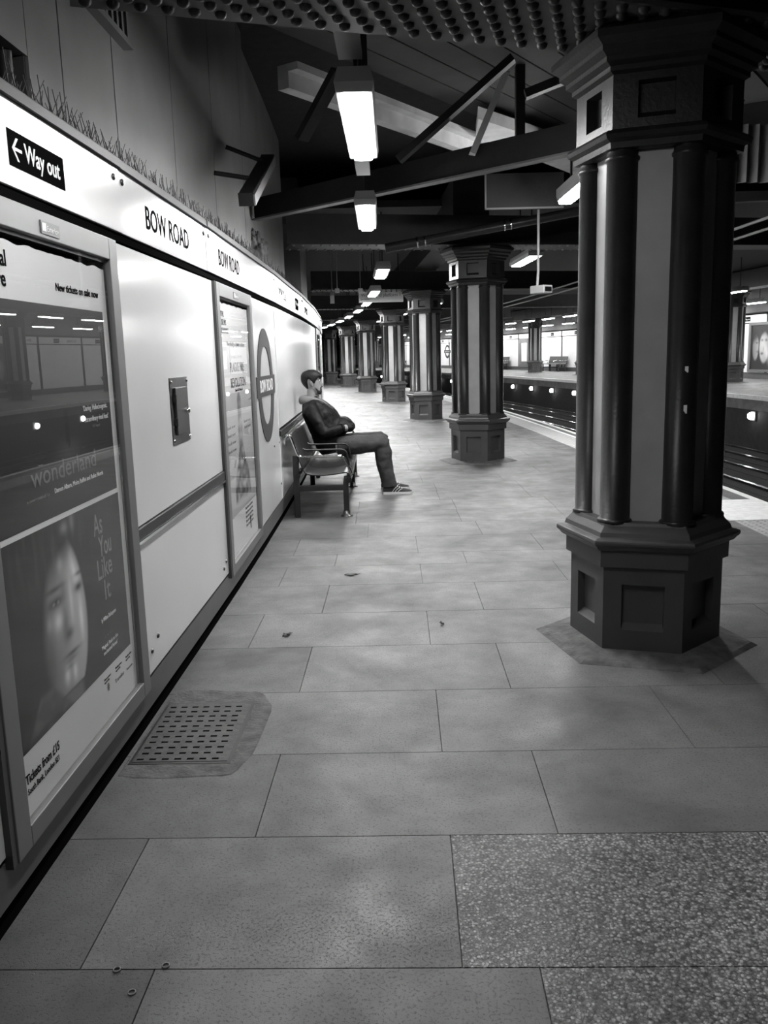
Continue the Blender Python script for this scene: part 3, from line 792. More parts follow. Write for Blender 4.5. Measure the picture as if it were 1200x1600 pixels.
# ================================================================== LAMPS
def make_lamp(length, width, em, label, group, top=0.3, drop=0.018, skirt=0.03):
    e = empty('ceiling_light', (0, 0, 0), 0, label, 'lamp', group)
    h = length / 2; w2 = width / 2
    hb = MB()
    hb.loft([[(x, y, z) for x, y in ((-a, -b), (a, -b), (a, b), (-a, b))] for a, b, z in ((w2 + 0.004, h + 0.004, 0.0115), (w2 + 0.006, h + 0.006, 0.002), (w2 + skirt, h + skirt, 0.004), (w2 + skirt + 0.01, h + skirt + 0.01, 0.05), (w2 + 0.02, h + 0.03, 0.12), (0.04, h - 0.1, 0.13))], 0, False)
    hb.build('housing', M_lampbox, e)
    d = MB()
    d.loft([[(x, y, z) for x, y in ((-a, -b), (a, -b), (a, b), (-a, b))] for a, b, z in ((w2 - 0.010, h - 0.012, -drop), (w2, h, -drop * 0.5), (w2, h, 0.012))], 0, False)
    d.build('diffuser', em, e)
    for y in (-h * 0.6, h * 0.6): MB().tube([(0, y, 0.12), (0, y, 0.13 + top)], 0.012, 6).build('hanger', M_dark, e)
    return e
rowA = [(1.95, -1.46, 1.38), (5.15, -1.44, 1.38), (8.36, -1.47, 1.36), (14.1, -1.22, 1.5), (18.6, -1.18, 1.5), (22.2, -1.16, 1.5), (25.7, -1.17, 1.5), (29.4, -1.2, 1.5), (33.1, -1.22, 1.5), (36.4, -1.26, 1.5), (39.6, -1.28, 1.5), (43.1, -1.3, 1.5)]
ordn = ['lit ceiling lamp overhead, behind the top edge of the picture', 'nearest and largest lit ceiling lamp hanging over the platform', 'second lit ceiling lamp in line, below the first in the picture', 'third lit ceiling lamp in line, above the hanging direction sign',
        'fourth lit ceiling lamp in line, at the left end of the direction sign', 'fifth lit ceiling lamp in the line along the wall', 'sixth lit ceiling lamp in the line along the wall',
        'seventh lit ceiling lamp in the line along the wall', 'eighth lit ceiling lamp in the line along the wall', 'ninth lit ceiling lamp in the line along the wall', 'tenth lit ceiling lamp in the line along the wall', 'farthest lit ceiling lamp in the line along the wall']
proto = None
for k, (s, r, L_) in enumerate(rowA):
    if proto is None:
        proto = make_lamp(1.38, 0.115, M_lampD, ordn[0], 'lamps over the near platform', 0.75)
        proto.location = P(s, r, 2.75); proto.rotation_euler = (0, 0, ANG(s))
    elif k == 1:
        proto = make_lamp(1.38, 0.115, M_lampN, ordn[1], 'lamps over the near platform', 0.75)
        proto.location = P(s, r, 2.75); proto.rotation_euler = (0, 0, ANG(s))
    elif k < 3: copy_tree(proto, P(s, r, 2.75), ANG(s), ordn[k])
    else:
        if k == 3:
            protoM = make_lamp(1.5, 0.16, M_lampM, ordn[3], 'lamps over the near platform', 0.75, 0.006)
            protoM.location = P(s, r, 2.75); protoM.rotation_euler = (0, 0, ANG(s))
        else: copy_tree(protoM, P(s, r, 2.75), ANG(s), ordn[k])
rowB = [(8.55, 0.57, 3.0), (13.95, 1.05, 2.88), (24.2, 0.86, 2.80), (31.2, 0.85, 2.87), (38.6, 0.95, 2.92)]
labB = ['lit lamp glowing at the left of the nearest column capital', 'lit lamp right of the second column capital', 'lit lamp between the second and third columns', 'lit lamp beside the third column capital',
        'small lit lamp beside the fourth column capital', 'small lit lamp beside the fifth column capital', 'small distant lit lamp beyond the sixth column']
lb1 = make_lamp(1.38, 0.13, M_lampN, labB[0], 'lamps on the track side of the columns', 0.3, 0.032, 0.012)
lb1.location = P(*rowB[0]); lb1.rotation_euler = (0, 0, ANG(rowB[0][0]))
for k, (s, r, z) in list(enumerate(rowB))[1:]: copy_tree(protoM, P(s, r, z), ANG(s), labB[k], 'lamps on the track side of the columns')
pf = make_lamp(1.3, 0.12, M_lampF, 'lit strip lamp over the opposite platform edge', 'lamps over the opposite platform edge', 0.8)
far1 = [22.9 + 2.55 * k for k in range(22)]
pf.location = P(far1[0], 8.7, 2.88); pf.rotation_euler = (0, 0, ANG(far1[0]))
for s in far1[1:]: copy_tree(pf, P(s, 8.7, 2.88), ANG(s), 'lit strip lamp over the opposite platform edge', 'lamps over the opposite platform edge')
for k in range(20):
    s = 25.5 + 2.7 * k
    copy_tree(pf, P(s, 12.3, 2.86), ANG(s), 'lit strip lamp close to the opposite platform wall', 'lamps along the opposite platform wall')
# bulkhead lamps on the face of the opposite platform
bp_ = None
for k in range(22):
    s = 17.7 + 2.58 * k
    if bp_ is None:
        bp_ = empty('bulkhead_lamp', P(s, 8.05, -0.2), ANG(s) + math.pi, 'round lit bulkhead lamp under the opposite platform edge', 'lamp', 'bulkhead lamps under the opposite platform edge')
        m_ = MB(); m_.ellip((0.10, 0, 0), 0.06, 0.10, 0.085, 16, 10); m_.build('globe', M_pit, bp_)
        m_ = MB(); m_.box(0.0, 0.05, -0.12, 0.12, -0.11, 0.11); m_.build('housing', M_lampbox, bp_, bevel=0.02)
        m_ = MB(); m_.tube([(0.02, -0.16, -0.05), (0.02, -0.35, -0.08)], 0.03, 8); m_.build('conduit', M_soot, bp_)
    else: copy_tree(bp_, P(s, 8.05, -0.2), ANG(s) + math.pi, 'round lit bulkhead lamp under the opposite platform edge')

# ================================================================== ROOF STEELWORK
def on_plan(x, y, z): return Vector((x, y, z))
# big riveted girder over the nearest column, laid at a skew
gd = empty('plate_girder', (P(4.324, 0).x, P(4.324, 0).y, 2.885), math.atan(0.33), 'riveted plate girder crossing above the nearest column', 'girder')
MB().box(-2.60, 8.5, -0.40, 0.20, 0.0, 0.022).build('bottom_flange', M_board, gd)
MB().box(-2.60, 8.5, -0.015, 0.015, 0.022, 1.1).build('web', M_soot, gd)
for k in range(10): MB().box(-2.55 + k * 1.1, -2.53 + k * 1.1, -0.35, 0.17, 0.022, 1.1).build('stiffener', M_soot, gd)
rv = MB()
for ky, y in enumerate((-0.36, -0.28, -0.20, -0.12, -0.04, 0.04, 0.12)):
    for k in range(66):
        x = -3.7 + 0.105 * k + (0.052 if ky % 2 else 0)
        if -2.56 < x < 1.6: rv.lathe([(0.026, 0.001), (0.024, -0.012), (0.015, -0.022), (0.003, -0.025)], 8, (x, y))
ro = rv.build('rivet', M_soot, gd); ro['kind'] = 'stuff'
# oblique beam, light on its lower flange put into a paler material
bmn = empty('roof_beam', (0.4, 7.67, 2.90), math.atan2(-0.996, 1.0), 'long slanting roof beam with a thin bright lower edge', 'beam')
MB().box(-2.33, 2.4, -0.05, 0.05, 0.0, 0.016).build('bottom_flange', M_frame, bmn)
MB().box(-2.33, 2.4, -0.012, 0.012, 0.016, 0.22).build('web', M_soot, bmn)
# bracing of the roof truss
def bar(name, a, b, wx, hz, mt, label, cat='brace'):
    k = MB(); a, b = Vector(a), Vector(b); k.beam((0, 0, 0), b - a, wx, hz)
    return tag(k.build(name, mt, loc=a), label, cat)
bar('truss_post', (1.13, 7.05, 2.93), (1.13, 7.05, 4.5), 0.07, 0.07, M_soot, 'dark upright roof post left of the nearest column')
bar('truss_strut', (1.00, 6.55, 3.54), (0.18, 6.75, 2.70 + 0.22), 0.09, 0.05, M_soot, 'dark diagonal roof strut falling to the left')
bar('truss_strut', (0.78, 7.25, 3.05), (1.10, 7.25, 3.76), 0.12, 0.05, M_plaster, 'pale-faced diagonal roof strut')
bar('truss_strut', (-0.22, 6.0, 3.32), (-0.50, 6.3, 2.98), 0.09, 0.05, M_soot, 'short dark diagonal strut left of the nearest lamp')
bar('truss_post', (-0.06, 6.2, 3.0), (-0.06, 6.2, 4.5), 0.06, 0.06, M_soot, 'dark upright roof post beside the nearest lamp')
bar('truss_strut', (1.12, 6.75, 3.35), (1.9, 6.65, 3.6), 0.09, 0.06, M_soot, 'dark diagonal roof strut rising to the right')
# boarded soffit and its pale edge beam
bs = MB()
d = Vector((1.62, 2.29, 0)).normalized(); nn = Vector((d.y, -d.x, 0))      # boards run this way
org = Vector((-0.66, 6.49, 3.42))
for k in range(9):
    q0 = org + nn * (0.20 + 0.26 * k) + Vector((0, 0, 0.22))
    a = q0 + d * max(-0.9, (4.32 - (q0.y - 0.33 * q0.x)) / (d.y - 0.33 * d.x)); b = q0 + d * 3.7
    bs.add([a, b, b + nn * 0.245, a + nn * 0.245, a + Vector((0,0,.03)), b + Vector((0,0,.03)), b + nn * 0.245 + Vector((0,0,.03)), a + nn * 0.245 + Vector((0,0,.03))],
           [(0, 1, 2, 3), (4, 7, 6, 5), (0, 4, 5, 1), (3, 2, 6, 7)])
tag(bs.build('boarded_soffit', M_board), 'grey boarded soffit of the canopy above the nearest lamp', 'soffit')
pbm = MB(); a = org + d * 0.05; b = org + d * 2.85
pbm.beam(a + Vector((0, 0, 0.03)), b + Vector((0, 0, 0.03)), 0.10, 0.16); pbm.beam(a + nn * 0.09 + Vector((0, 0, 0.085)), b + nn * 0.09 + Vector((0, 0, 0.085)), 0.09, 0.05)
tag(pbm.build('edge_beam', M_plaster), 'pale moulded edge beam of the boarded soffit', 'beam')
wsf = MB()
q = [Vector((0.89, 7.77, 3.45)), Vector((3.16, 10.4, 3.45)), Vector((3.0, 11.3, 3.45)), Vector((0.94, 8.40, 3.45))]
wsf.loft([q, [p + Vector((0, 0, 0.1)) for p in q]], 0, False)
tag(wsf.build('white_soffit', M_plaster), 'bright white soffit strip left of the nearest column capital', 'soffit')
# conduit tray leading to the nearest lamp, board, corrugated sheet
ct = MB().box(-0.06, 0.06, -0.25, 0.25, 0, 0.03)
tag(ct.build('cable_tray', M_frame, loc=P(4.40, -1.46, 2.97), rotz=ANG(4.4)), 'flat pale cable tray leading to the nearest lamp', 'tray')
ct = MB().box(-0.05, 0.05, -0.3, 0.3, 0, 0.04)
tag(ct.build('cable_tray', M_lampbox, loc=P(6.35, -1.46, 2.80), rotz=ANG(6.3)), 'short pale cable tray behind the nearest lamp', 'tray')
hb = empty('notice_board', P(10.0, 0.3, 3.05), ANG(10), 'dark hanging board with pale strips for its lit edges, left of the nearest column', 'board')
MB().box(-0.45, 0.42, -0.02, 0.02, 0.0, 0.38).build('board', M_soot, hb)
k = MB(); k.box(-0.46, 0.42, -0.028, -0.02, 0.0, 0.02); k.box(-0.46, -0.44, -0.028, -0.02, 0.0, 0.38); k.build('frame', M_frame, hb)  # strips paint in the light caught by left and lower edges
cs = MB(); rows_ = 24
prof = [(0.06 * k, 0.03 if k % 2 else -0.03) for k in range(rows_)]
cs.loft([[(x, y, z) for x, y in prof] + [(x, y + 0.004, z) for x, y in reversed(prof)] for z in (0, 0.55)], 0, False)
tag(cs.build('corrugated_sheet', M_frame, loc=(3.35, 9.0, 3.10), rotz=math.radians(8)), 'corrugated metal sheet hanging over the track at upper right', 'sheet')
bar('roof_beam', (3.3, 9.2, 2.98), (5.6, 9.9, 3.12), 0.10, 0.10, M_board, 'grey roof beam below the corrugated sheet', 'beam')
bar('roof_beam', (3.2, 8.6, 3.75), (5.0, 8.9, 4.05), 0.16, 0.10, M_board, 'pale roof beam beside the nearest column capital at right', 'beam')
# cross girders on the other columns
gnames = ['second', 'third', 'fourth', 'fifth', 'sixth', 'seventh']
for k, s in enumerate(col_s[1:]):
    c = P(s, 0)
    e = empty('cross_girder', (c.x, c.y, 2.885), ANG(s) + 0.20, 'dark cross girder resting on the %s column capital' % gnames[k], 'girder', 'cross girders on the columns')
    MB().box(-2.55, 6.5, -0.28, 0.28, 0, 0.02).build('bottom_flange', M_soot, e)
    MB().box(-2.55, 6.5, -0.02, 0.02, 0.02, 0.41).build('web', M_soot, e)
    lb = MB()
    for j in range(36): lb.lathe([(0.02, 0.0), (0.018, -0.012), (0.005, -0.018)], 6, (-2.5 + 0.12 * j, -0.22)); lb.lathe([(0.02, 0.0), (0.018, -0.012), (0.005, -0.018)], 6, (-2.5 + 0.12 * j, 0.2))
    o = lb.build('rivet', M_frame if k == 0 else M_soot, e); o['kind'] = 'stuff'
# longitudinal beams over columns and over the opposite columns
struct(arc_box(MB(), 12.5, S1, -0.25, 0.25, 3.3, 3.9, 3.0).build('trim_7', M_soot), 'long dark beam above the columns')
struct(arc_box(MB(), S0, S1, 10.6, 11.2, 3.18, 3.7, 3.0).build('trim_8', M_soot), 'long dark beam above the opposite columns')
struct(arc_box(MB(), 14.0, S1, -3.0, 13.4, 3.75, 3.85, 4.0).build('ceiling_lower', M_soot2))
# pipe with bright clamps
pe = empty('ceiling_pipe', (0, 0, 0), 0, 'dark pipe with pairs of bright clamps above the second column', 'pipe')
a, b = Vector((0.10, 10.6, 2.74)), Vector((1.62, 10.6, 2.98))
k = MB(); k.tube([a, b, b + (b - a)], 0.055, 12); k.build('pipe', M_iron, pe)
for t in (0.25, 0.31, 0.93, 0.98):
    c = a.lerp(b, t); k = MB(); dd = (b - a).normalized() * 0.008
    k.tube([c - dd, c + dd], 0.062, 14); k.build('clamp', M_chrome, pe)
# long thin conduits
for k, (z, r) in enumerate(((2.86, 2.9), (2.80, 3.1))):
    cb = MB(); cb.tube([P(8 + 2 * j, r, z - 0.004 * j) for j in range(20)], 0.018, 6)
    tag(cb.build('conduit', M_lampbox), ['thin conduit under the roof over the track', 'thinner parallel conduit nearer the track'][k], 'conduit')
# camera box, hanging sign, small hanging boxes
e = empty('security_camera', Vector((1.84, 10.0, 2.13)), 0.6, 'white box security camera hanging right of the second column', 'camera')
MB().box(-0.07, 0.07, -0.12, 0.10, 0, 0.09).build('body', M_lampbox, e, bevel=0.01)
k = MB(); k.tube([(0.0, 0.05, 0.09), (0.06, 0.1, 0.25), (0.06, 0.1, 1.2)], 0.015, 8); k.build('bracket', M_lampbox, e)
MB().box(-0.05, 0.05, -0.125, -0.118, 0.02, 0.07).build('lens', M_black, e)
e = empty('direction_sign', P(20.3, -0.915, 2.68), ANG(20.3) - math.pi / 2, 'hanging sign reading Westbound platform 1 under the lamp line', 'sign')
MB().box(-0.04, 0.04, -0.52, 0.50, 0, 0.28).build('sign_box', M_sign, e)
text_mesh('lettering', 'Westbound platform 1', 0.105, M_ink, e, 0.041, -0.47, 0.125, width=0.90)
text_mesh('lettering', 'District', 0.05, M_ink, e, 0.041, -0.47, 0.05, width=0.2)
k = MB(); k.tube([(0, -0.4, 0.28), (0, -0.4, 1.1)], 0.012, 6); k.tube([(0, 0.4, 0.28), (0, 0.4, 1.1)], 0.012, 6); k.build('hanger', M_dark, e)
for (s, r, z, h, lab) in ((16.8, -2.05, 2.48, 0.22, 'small pale upright box hanging at the end of the wall'), (16.4, -1.95, 2.64, 0.08, 'tiny pale loudspeaker above the upright box'), (16.5, -1.52, 2.64, 0.08, 'tiny pale loudspeaker left of the lamp line')):
    k = MB(); k.box(-0.04, 0.04, -0.05, 0.05, 0, h); k.tube([(0, 0, h), (0, 0, 1.2)], 0.008, 6)
    tag(k.build('hanging_box', M_frame, loc=P(s, r, z), rotz=ANG(s)), lab, 'box')

# ================================================================== TRACKS
def rail_obj(r, label, top=-0.85, w_=0.035):
    k = MB()
    arc_box(k, S0, S1, r - w_, r + w_, top - 0.035, top, 2.0, 0)
    arc_box(k, S0, S1, r - 0.010, r + 0.010, top - 0.14, top - 0.035, 2.0, 1)
    arc_box(k, S0, S1, r - 0.065, r + 0.065, -1.13, top - 0.14, 2.0, 1)
    return tag(k.build('rail', [M_rail, M_raildk]), label, 'rail', 'rails of the two tracks')
rail_obj(2.97, 'running rail closest to the near platform edge')
rail_obj(4.40, 'far running rail of the near track')
rail_obj(3.70, 'middle conductor rail of the near track', -0.82, 0.04)
rail_obj(4.88, 'outer conductor rail between the two tracks', -0.78, 0.04)
rail_obj(5.96, 'nearer running rail of the far track')
rail_obj(6.68, 'middle conductor rail of the far track', -0.82, 0.04)
rail_obj(7.40, 'running rail closest to the opposite platform')

# ================================================================== OPPOSITE WALL FITTINGS
def opp(name, s, z, label, cat, group=None, r=13.22): return empty(name, P(s, r, z), ANG(s) + math.pi, label, cat, group)
pp = opp('wall_panel', 15.0, FZ + 0.22, 'white enamel panel on the opposite platform wall', 'panel', 'white panels on the opposite wall')
MB().box(-0.03, 0.0, -1.53, 1.53, 0, 1.715).build('sheet', M_farwhite, pp)
hp = opp('name_band_panel', 15.0, FZ + 1.965, 'white name band panel on the opposite wall', 'sign panel', 'name band on the opposite wall')
MB().box(-0.03, 0.02, -1.53, 1.53, 0, 0.27).build('sheet', M_farwhite, hp)
text_mesh('lettering', 'BOW ROAD', 0.13, M_ink, hp, 0.0205, -1.15, 0.085, width=0.72)
sp = MB().box(0.019, 0.023, 0.15, 0.55, 0.05, 0.21).build('sign_plate', M_black, hp)
text_mesh('lettering', 'Way out', 0.09, M_white, sp, 0.0235, 0.18, 0.10, width=0.33)
for k in range(1, 25):
    s = 15.0 + 3.07 * k
    copy_tree(pp, P(s, 13.22, FZ + 0.22), ANG(s) + math.pi, 'white enamel panel on the opposite platform wall')
    copy_tree(hp, P(s, 13.22, FZ + 1.965), ANG(s) + math.pi, 'white name band panel on the opposite wall')
def far_roundel(s, label):
    e = opp('station_roundel', s, 1.60, label, 'sign')
    ring = MB(); rings = []
    for k in range(40):
        q = 2 * math.pi * k / 40; c, s_ = math.cos(q), math.sin(q)
        rings.append([(0.001, 0.36 * c, 0.36 * s_), (0.012, 0.36 * c, 0.36 * s_), (0.012, 0.53 * c, 0.53 * s_), (0.001, 0.53 * c, 0.53 * s_)])
    ring.loft(rings, 0, False, closed=True); ring.build('ring', M_blue, e)
    bar_ = MB().box(0.001, 0.016, -0.68, 0.68, -0.11, 0.11).build('bar', M_blue, e)
    text_mesh('lettering', 'BOW ROAD', 0.16, M_white, bar_, 0.0165, -0.48, -0.055, width=0.96)
far_roundel(66.0, 'distant roundel sign on the opposite wall left of the second column')
far_roundel(80.0, 'most distant roundel sign on the opposite wall')
e = opp('poster_frame', 52.45, FZ + 0.24, 'tall grey poster frame on the opposite wall with a white sheet', 'poster')
f = MB(); [f.box(0.0, 0.05, a, b, c, d_) for a, b, c, d_ in ((-0.72, -0.48, 0, 1.72), (0.48, 0.72, 0, 1.72), (-0.48, 0.48, 0, 0.3), (-0.48, 0.48, 1.45, 1.72))]; f.build('frame', M_frame, e)
MB().box(0.0, 0.02, -0.48, 0.48, 0.3, 1.45).build('poster_sheet', M_paper, e)
e = opp('poster_frame', 28.0, FZ + 0.24, 'wide poster of two faces on the opposite wall at the right edge', 'poster')
f = MB(); [f.box(0.0, 0.05, a, b, c, d_) for a, b, c, d_ in ((-2.0, -1.86, 0, 1.72), (1.86, 2.0, 0, 1.72), (-1.86, 1.86, 0, 0.09), (-1.86, 1.86, 1.63, 1.72))]; f.build('frame', M_frame, e)
MB().box(0.0, 0.015, -1.9, 1.9, 0.05, 1.68).build('backing', M_dark, e)
def art_two(u, v):
    c = 0.012
    k_ = 0.7
    def head(cu, cv, hw, hh, k):
        t = gs(u, v, cu, cv, hw, hh); return k * k_ * sst(0.30, 0.50, t) * (0.6 + 0.5 * sst(cu - hw, cu + hw, u) if cu < 0.18 else 0.65 + 0.4 * sst(cu + hw, cu - hw, u))
    c += head(0.085, 0.50, 0.055, 0.30, 0.40) * (1 - 0.9 * sst(0.62, 0.80, v + (0.14 - u) * 0.8))
    c += head(0.235, 0.50, 0.085, 0.36, 0.62) * (1 - 0.95 * sst(0.72, 0.90, v + abs(u - 0.24)))
    for cu, cv, a, b, k in ((0.195, .66, .022, .03, .8), (0.265, .66, .02, .03, .8), (0.20, .36, .025, .03, .85), (0.225, .47, .012, .05, .4), (0.105, .60, .02, .02, .8), (0.12, .40, .018, .025, .6)):
        c *= 1 - k * gs(u, v, cu, cv, a, b)
    c += 0.5 * gs(u, v, 0.33, 0.25, 0.05, 0.35, 0.3) * 0.5
    return c
art_grid('printed_picture', e, 0.016, -1.86, 1.86, 0.09, 1.63, 150, 60, art_two)

# opposite benches (simple at this size, yet made of their parts)
def far_bench(s, label, first=None):
    if first: return copy_tree(first, P(s, 12.95, FZ), ANG(s) + math.pi, label)
    e = empty('platform_bench', P(s, 12.95, FZ), ANG(s) + math.pi, label, 'bench', 'benches on the opposite platform')
    k = MB(); k.loft([[(x, y, z) for x, z in ((-0.16, 0.82), (-0.13, 0.83), (-0.05, 0.46), (0.02, 0.42), (0.02, 0.40), (-0.08, 0.44))] for y in (-1.25, 1.25)], 0, False); k.build('backrest', M_dark, e)
    k = MB(); k.loft([[(x, y, z) for x, z in ((-0.02, 0.43), (0.40, 0.44), (0.42, 0.40), (-0.02, 0.39))] for y in (-1.25, 1.25)], 0, False); k.build('seat', M_steel, e)
    for y in (-1.1, 0.0, 1.1):
        k = MB(); k.box(-0.05, 0.0, y - 0.03, y + 0.03, 0, 0.42); k.box(0.34, 0.39, y - 0.03, y + 0.03, 0, 0.40); k.box(0.0, 0.34, y - 0.03, y + 0.03, 0.2, 0.25); k.build('leg', M_dark, e)
    for y in (-1.25, -0.42, 0.42, 1.25):
        k = MB(); k.tube([(-0.12, y, 0.60), (0.30, y, 0.60), (0.40, y, 0.43)], 0.015, 6); k.build('armrest', M_chrome, e)
    return e
fb0 = far_bench(47.3, 'dark metal bench against the opposite white wall')
far_bench(55.7, 'bench on the opposite platform partly hidden behind the second column', fb0)

# ================================================================== BENCH
BX, BY = -0.94, 9.37                 # bench frame: local x from the wall outwards, local y along the wall
be = empty('platform_bench', (BX, BY, 0), 0.0, 'perforated metal bench with tube armrests that the man sits on', 'bench')
def bx(x): return x - BX
Y0, Y1 = 7.97 - BY, 10.77 - BY
back_c = [(-0.905, 0.735), (-0.902, 0.765), (-0.885, 0.782), (-0.866, 0.775), (-0.852, 0.755), (-0.820, 0.66), (-0.785, 0.55), (-0.765, 0.49), (-0.752, 0.455)]
seat_c = [(-0.750, 0.450), (-0.735, 0.425), (-0.71, 0.408), (-0.66, 0.397), (-0.56, 0.394), (-0.45, 0.403), (-0.37, 0.414), (-0.34, 0.414), (-0.318, 0.400), (-0.312, 0.378)]
def sheet(curve, ya, yb, th=0.010):
    pts = [Vector((bx(x), 0, z)) for x, z in curve]; off = []
    for i, p in enumerate(pts):
        t = (pts[min(i + 1, len(pts) - 1)] - pts[max(i - 1, 0)]).normalized()
        off.append(p + Vector((t.z, 0, -t.x)) * (-th))
    prof = pts + list(reversed(off)); k = MB()
    k.loft([[(p.x, y, p.z) for p in prof] for y in (ya, yb)], 0, False)
    for i in range(len(k.sm) - 2): k.sm[i] = True
    return k
wseat = (Y1 - Y0) / 5
for i in range(5):
    ya, yb = Y0 + wseat * i + 0.006, Y0 + wseat * (i + 1) - 0.006
    sheet(back_c, ya, yb).build('backrest', M_perf, be)
    sheet(seat_c, ya, yb).build('seat', M_perf, be)
arm_path = [(-0.905, 0.70), (-0.900, 0.755), (-0.885, 0.783), (-0.868, 0.788), (-0.852, 0.775), (-0.842, 0.75), (-0.80, 0.625), (-0.790, 0.600), (-0.775, 0.586), (-0.755, 0.581), (-0.42, 0.581), (-0.385, 0.578), (-0.365, 0.565), (-0.350, 0.540), (-0.285, 0.395)]
for y in (Y0 - 0.004, Y1 + 0.004):
    k = MB(); k.tube([(bx(x), y, z) for x, z in arm_path], 0.0115, 10); k.build('armrest', M_chrome, be)['label'] = 'chrome end armrest tube'
div_path = [(-0.80, 0.60), (-0.76, 0.581), (-0.42, 0.581), (-0.385, 0.575), (-0.36, 0.55), (-0.335, 0.42)]
for i in range(1, 5):
    k = MB(); k.tube([(bx(x), Y0 + wseat * i, z) for x, z in div_path], 0.010, 8); k.build('armrest', M_tube, be)
for y in (Y0 + 0.05, 9.87 - BY, Y1 - 0.05):
    k = MB(); k.box(bx(-0.845), bx(-0.79), y - 0.028, y + 0.028, 0.0, 0.585); k.build('leg', M_dark, be, bevel=0.006)
    k = MB(); k.loft([[(bx(-0.353) + a * dx, y + a * dy, z) for dx, dy in ((-1, -1), (1, -1), (1, 1), (-1, 1))] for a, z in ((0.026, 0.0), (0.026, 0.26), (0.024, 0.33), (0.015, 0.385))], 0, False); fl_ = k.build('leg', M_dark, be, bevel=0.004)
    k = MB(); k.lathe([(0.058, 0.0), (0.058, 0.008), (0.034, 0.012), (0.034, 0.05), (0.03, 0.055)], 18, (bx(-0.353), y)); k.build('foot', M_steel, fl_)
    MB().box(bx(-0.80), bx(-0.36), y - 0.022, y + 0.022, 0.25, 0.302).build('stretcher', M_dark, be, bevel=0.004)
k = MB(); k.tube([(bx(-0.325), Y0, 0.352), (bx(-0.325), Y1, 0.352)], 0.030, 16); k.build('front_beam', M_tube, be)
k = MB(); k.tube([(bx(-0.80), Y0, 0.40), (bx(-0.80), Y1, 0.40)], 0.026, 12); k.build('rear_beam', M_tube, be)

# ================================================================== PERSON
PX, PY = -0.53, 9.40
pe = empty('person', (PX, PY, 0), 0.0, 'man in dark jacket, faded jeans and striped trainers slouching on the bench, hands in pockets', 'person')
def L3(x, y, z): return Vector((x - PX, y, z))
def sect(mb, secs, n=20, mi=0):
    """loft of ellipses: (x, z, half depth, half width, lean of the section's front axis, y offset)"""
    rings = []
    for (x, z, a, b, lean, yo) in secs:
        f = Vector((math.cos(lean), 0, math.sin(lean)))
        rings.append([L3(x, yo, z) + f * a * math.cos(q) + Vector((0, 1, 0)) * b * math.sin(q) for q in [2 * math.pi * j / n for j in range(n)]])
    return mb.loft(rings, mi, True)
HS_ = 1.05
hx0, hz0 = -0.737, 1.088
PROF = [  # z, front, back, half width (head on its own axis)
    (0.000, 0.070, 0.010, 0.022), (0.010, 0.084, -0.010, 0.036), (0.030, 0.092, -0.022, 0.046), (0.055, 0.088, -0.040, 0.056), (0.075, 0.090, -0.060, 0.062), (0.100, 0.088, -0.078, 0.068),
    (0.125, 0.087, -0.092, 0.071), (0.150, 0.083, -0.100, 0.073), (0.172, 0.091, -0.103, 0.075), (0.195, 0.088, -0.100, 0.074), (0.215, 0.076, -0.090, 0.067), (0.232, 0.052, -0.070, 0.052), (0.244, 0.018, -0.040, 0.028), (0.249, -0.005, -0.018, 0.010)]
def head_pt(th, z, off=0.0):
    for (a, b) in zip(PROF[:-1], PROF[1:]):
        if a[0] <= z <= b[0]:
            t = (z - a[0]) / (b[0] - a[0]); fr, bk, hw = [a[i] + (b[i] - a[i]) * t for i in (1, 2, 3)]; break
    else: fr, bk, hw = PROF[-1][1:] if z > 0.1 else PROF[0][1:]
    cx_ = (fr + bk) / 2; hd = (fr - bk) / 2
    c, s_ = math.cos(th), math.sin(th); e_ = 2 / 2.4
    ux = math.copysign(abs(c) ** e_, c); uy = math.copysign(abs(s_) ** e_, s_)
    p = Vector((cx_ + (hd + off) * ux, (hw + off) * uy, z + off * 0.6 * max(0, (z - 0.17) / 0.08)))
    return L3(hx0, 0, hz0) + p * HS_
bm = MB()
bm.loft([[head_pt(2 * math.pi * j / 32, z) for j in range(32)] for z, *_ in PROF], 0, True)
hp_ = lambda x, y, z: L3(hx0, 0, hz0) + Vector((x, y, z)) * HS_
# nose, brow ridge, lips, ears
bm.loft([[hp_(x, w_, z), hp_(xf, 0, z), hp_(x, -w_, z)] for x, xf, w_, z in ((0.075, 0.089, 0.009, 0.158), (0.078, 0.099, 0.011, 0.135), (0.080, 0.111, 0.015, 0.112), (0.080, 0.109, 0.016, 0.103), (0.082, 0.094, 0.012, 0.098))], 0, True)
bm.ellip(hp_(0.088, 0, 0.074), 0.010, 0.022, 0.007, 12, 8); bm.ellip(hp_(0.087, 0, 0.064), 0.010, 0.020, 0.007, 12, 8)
for sg in (-1, 1):
    bm.ellip(hp_(-0.008, sg * 0.076, 0.132), 0.020, 0.010, 0.034, 12, 8)
    bm.ellip(hp_(-0.002, sg * 0.074, 0.106), 0.010, 0.008, 0.012, 10, 6)
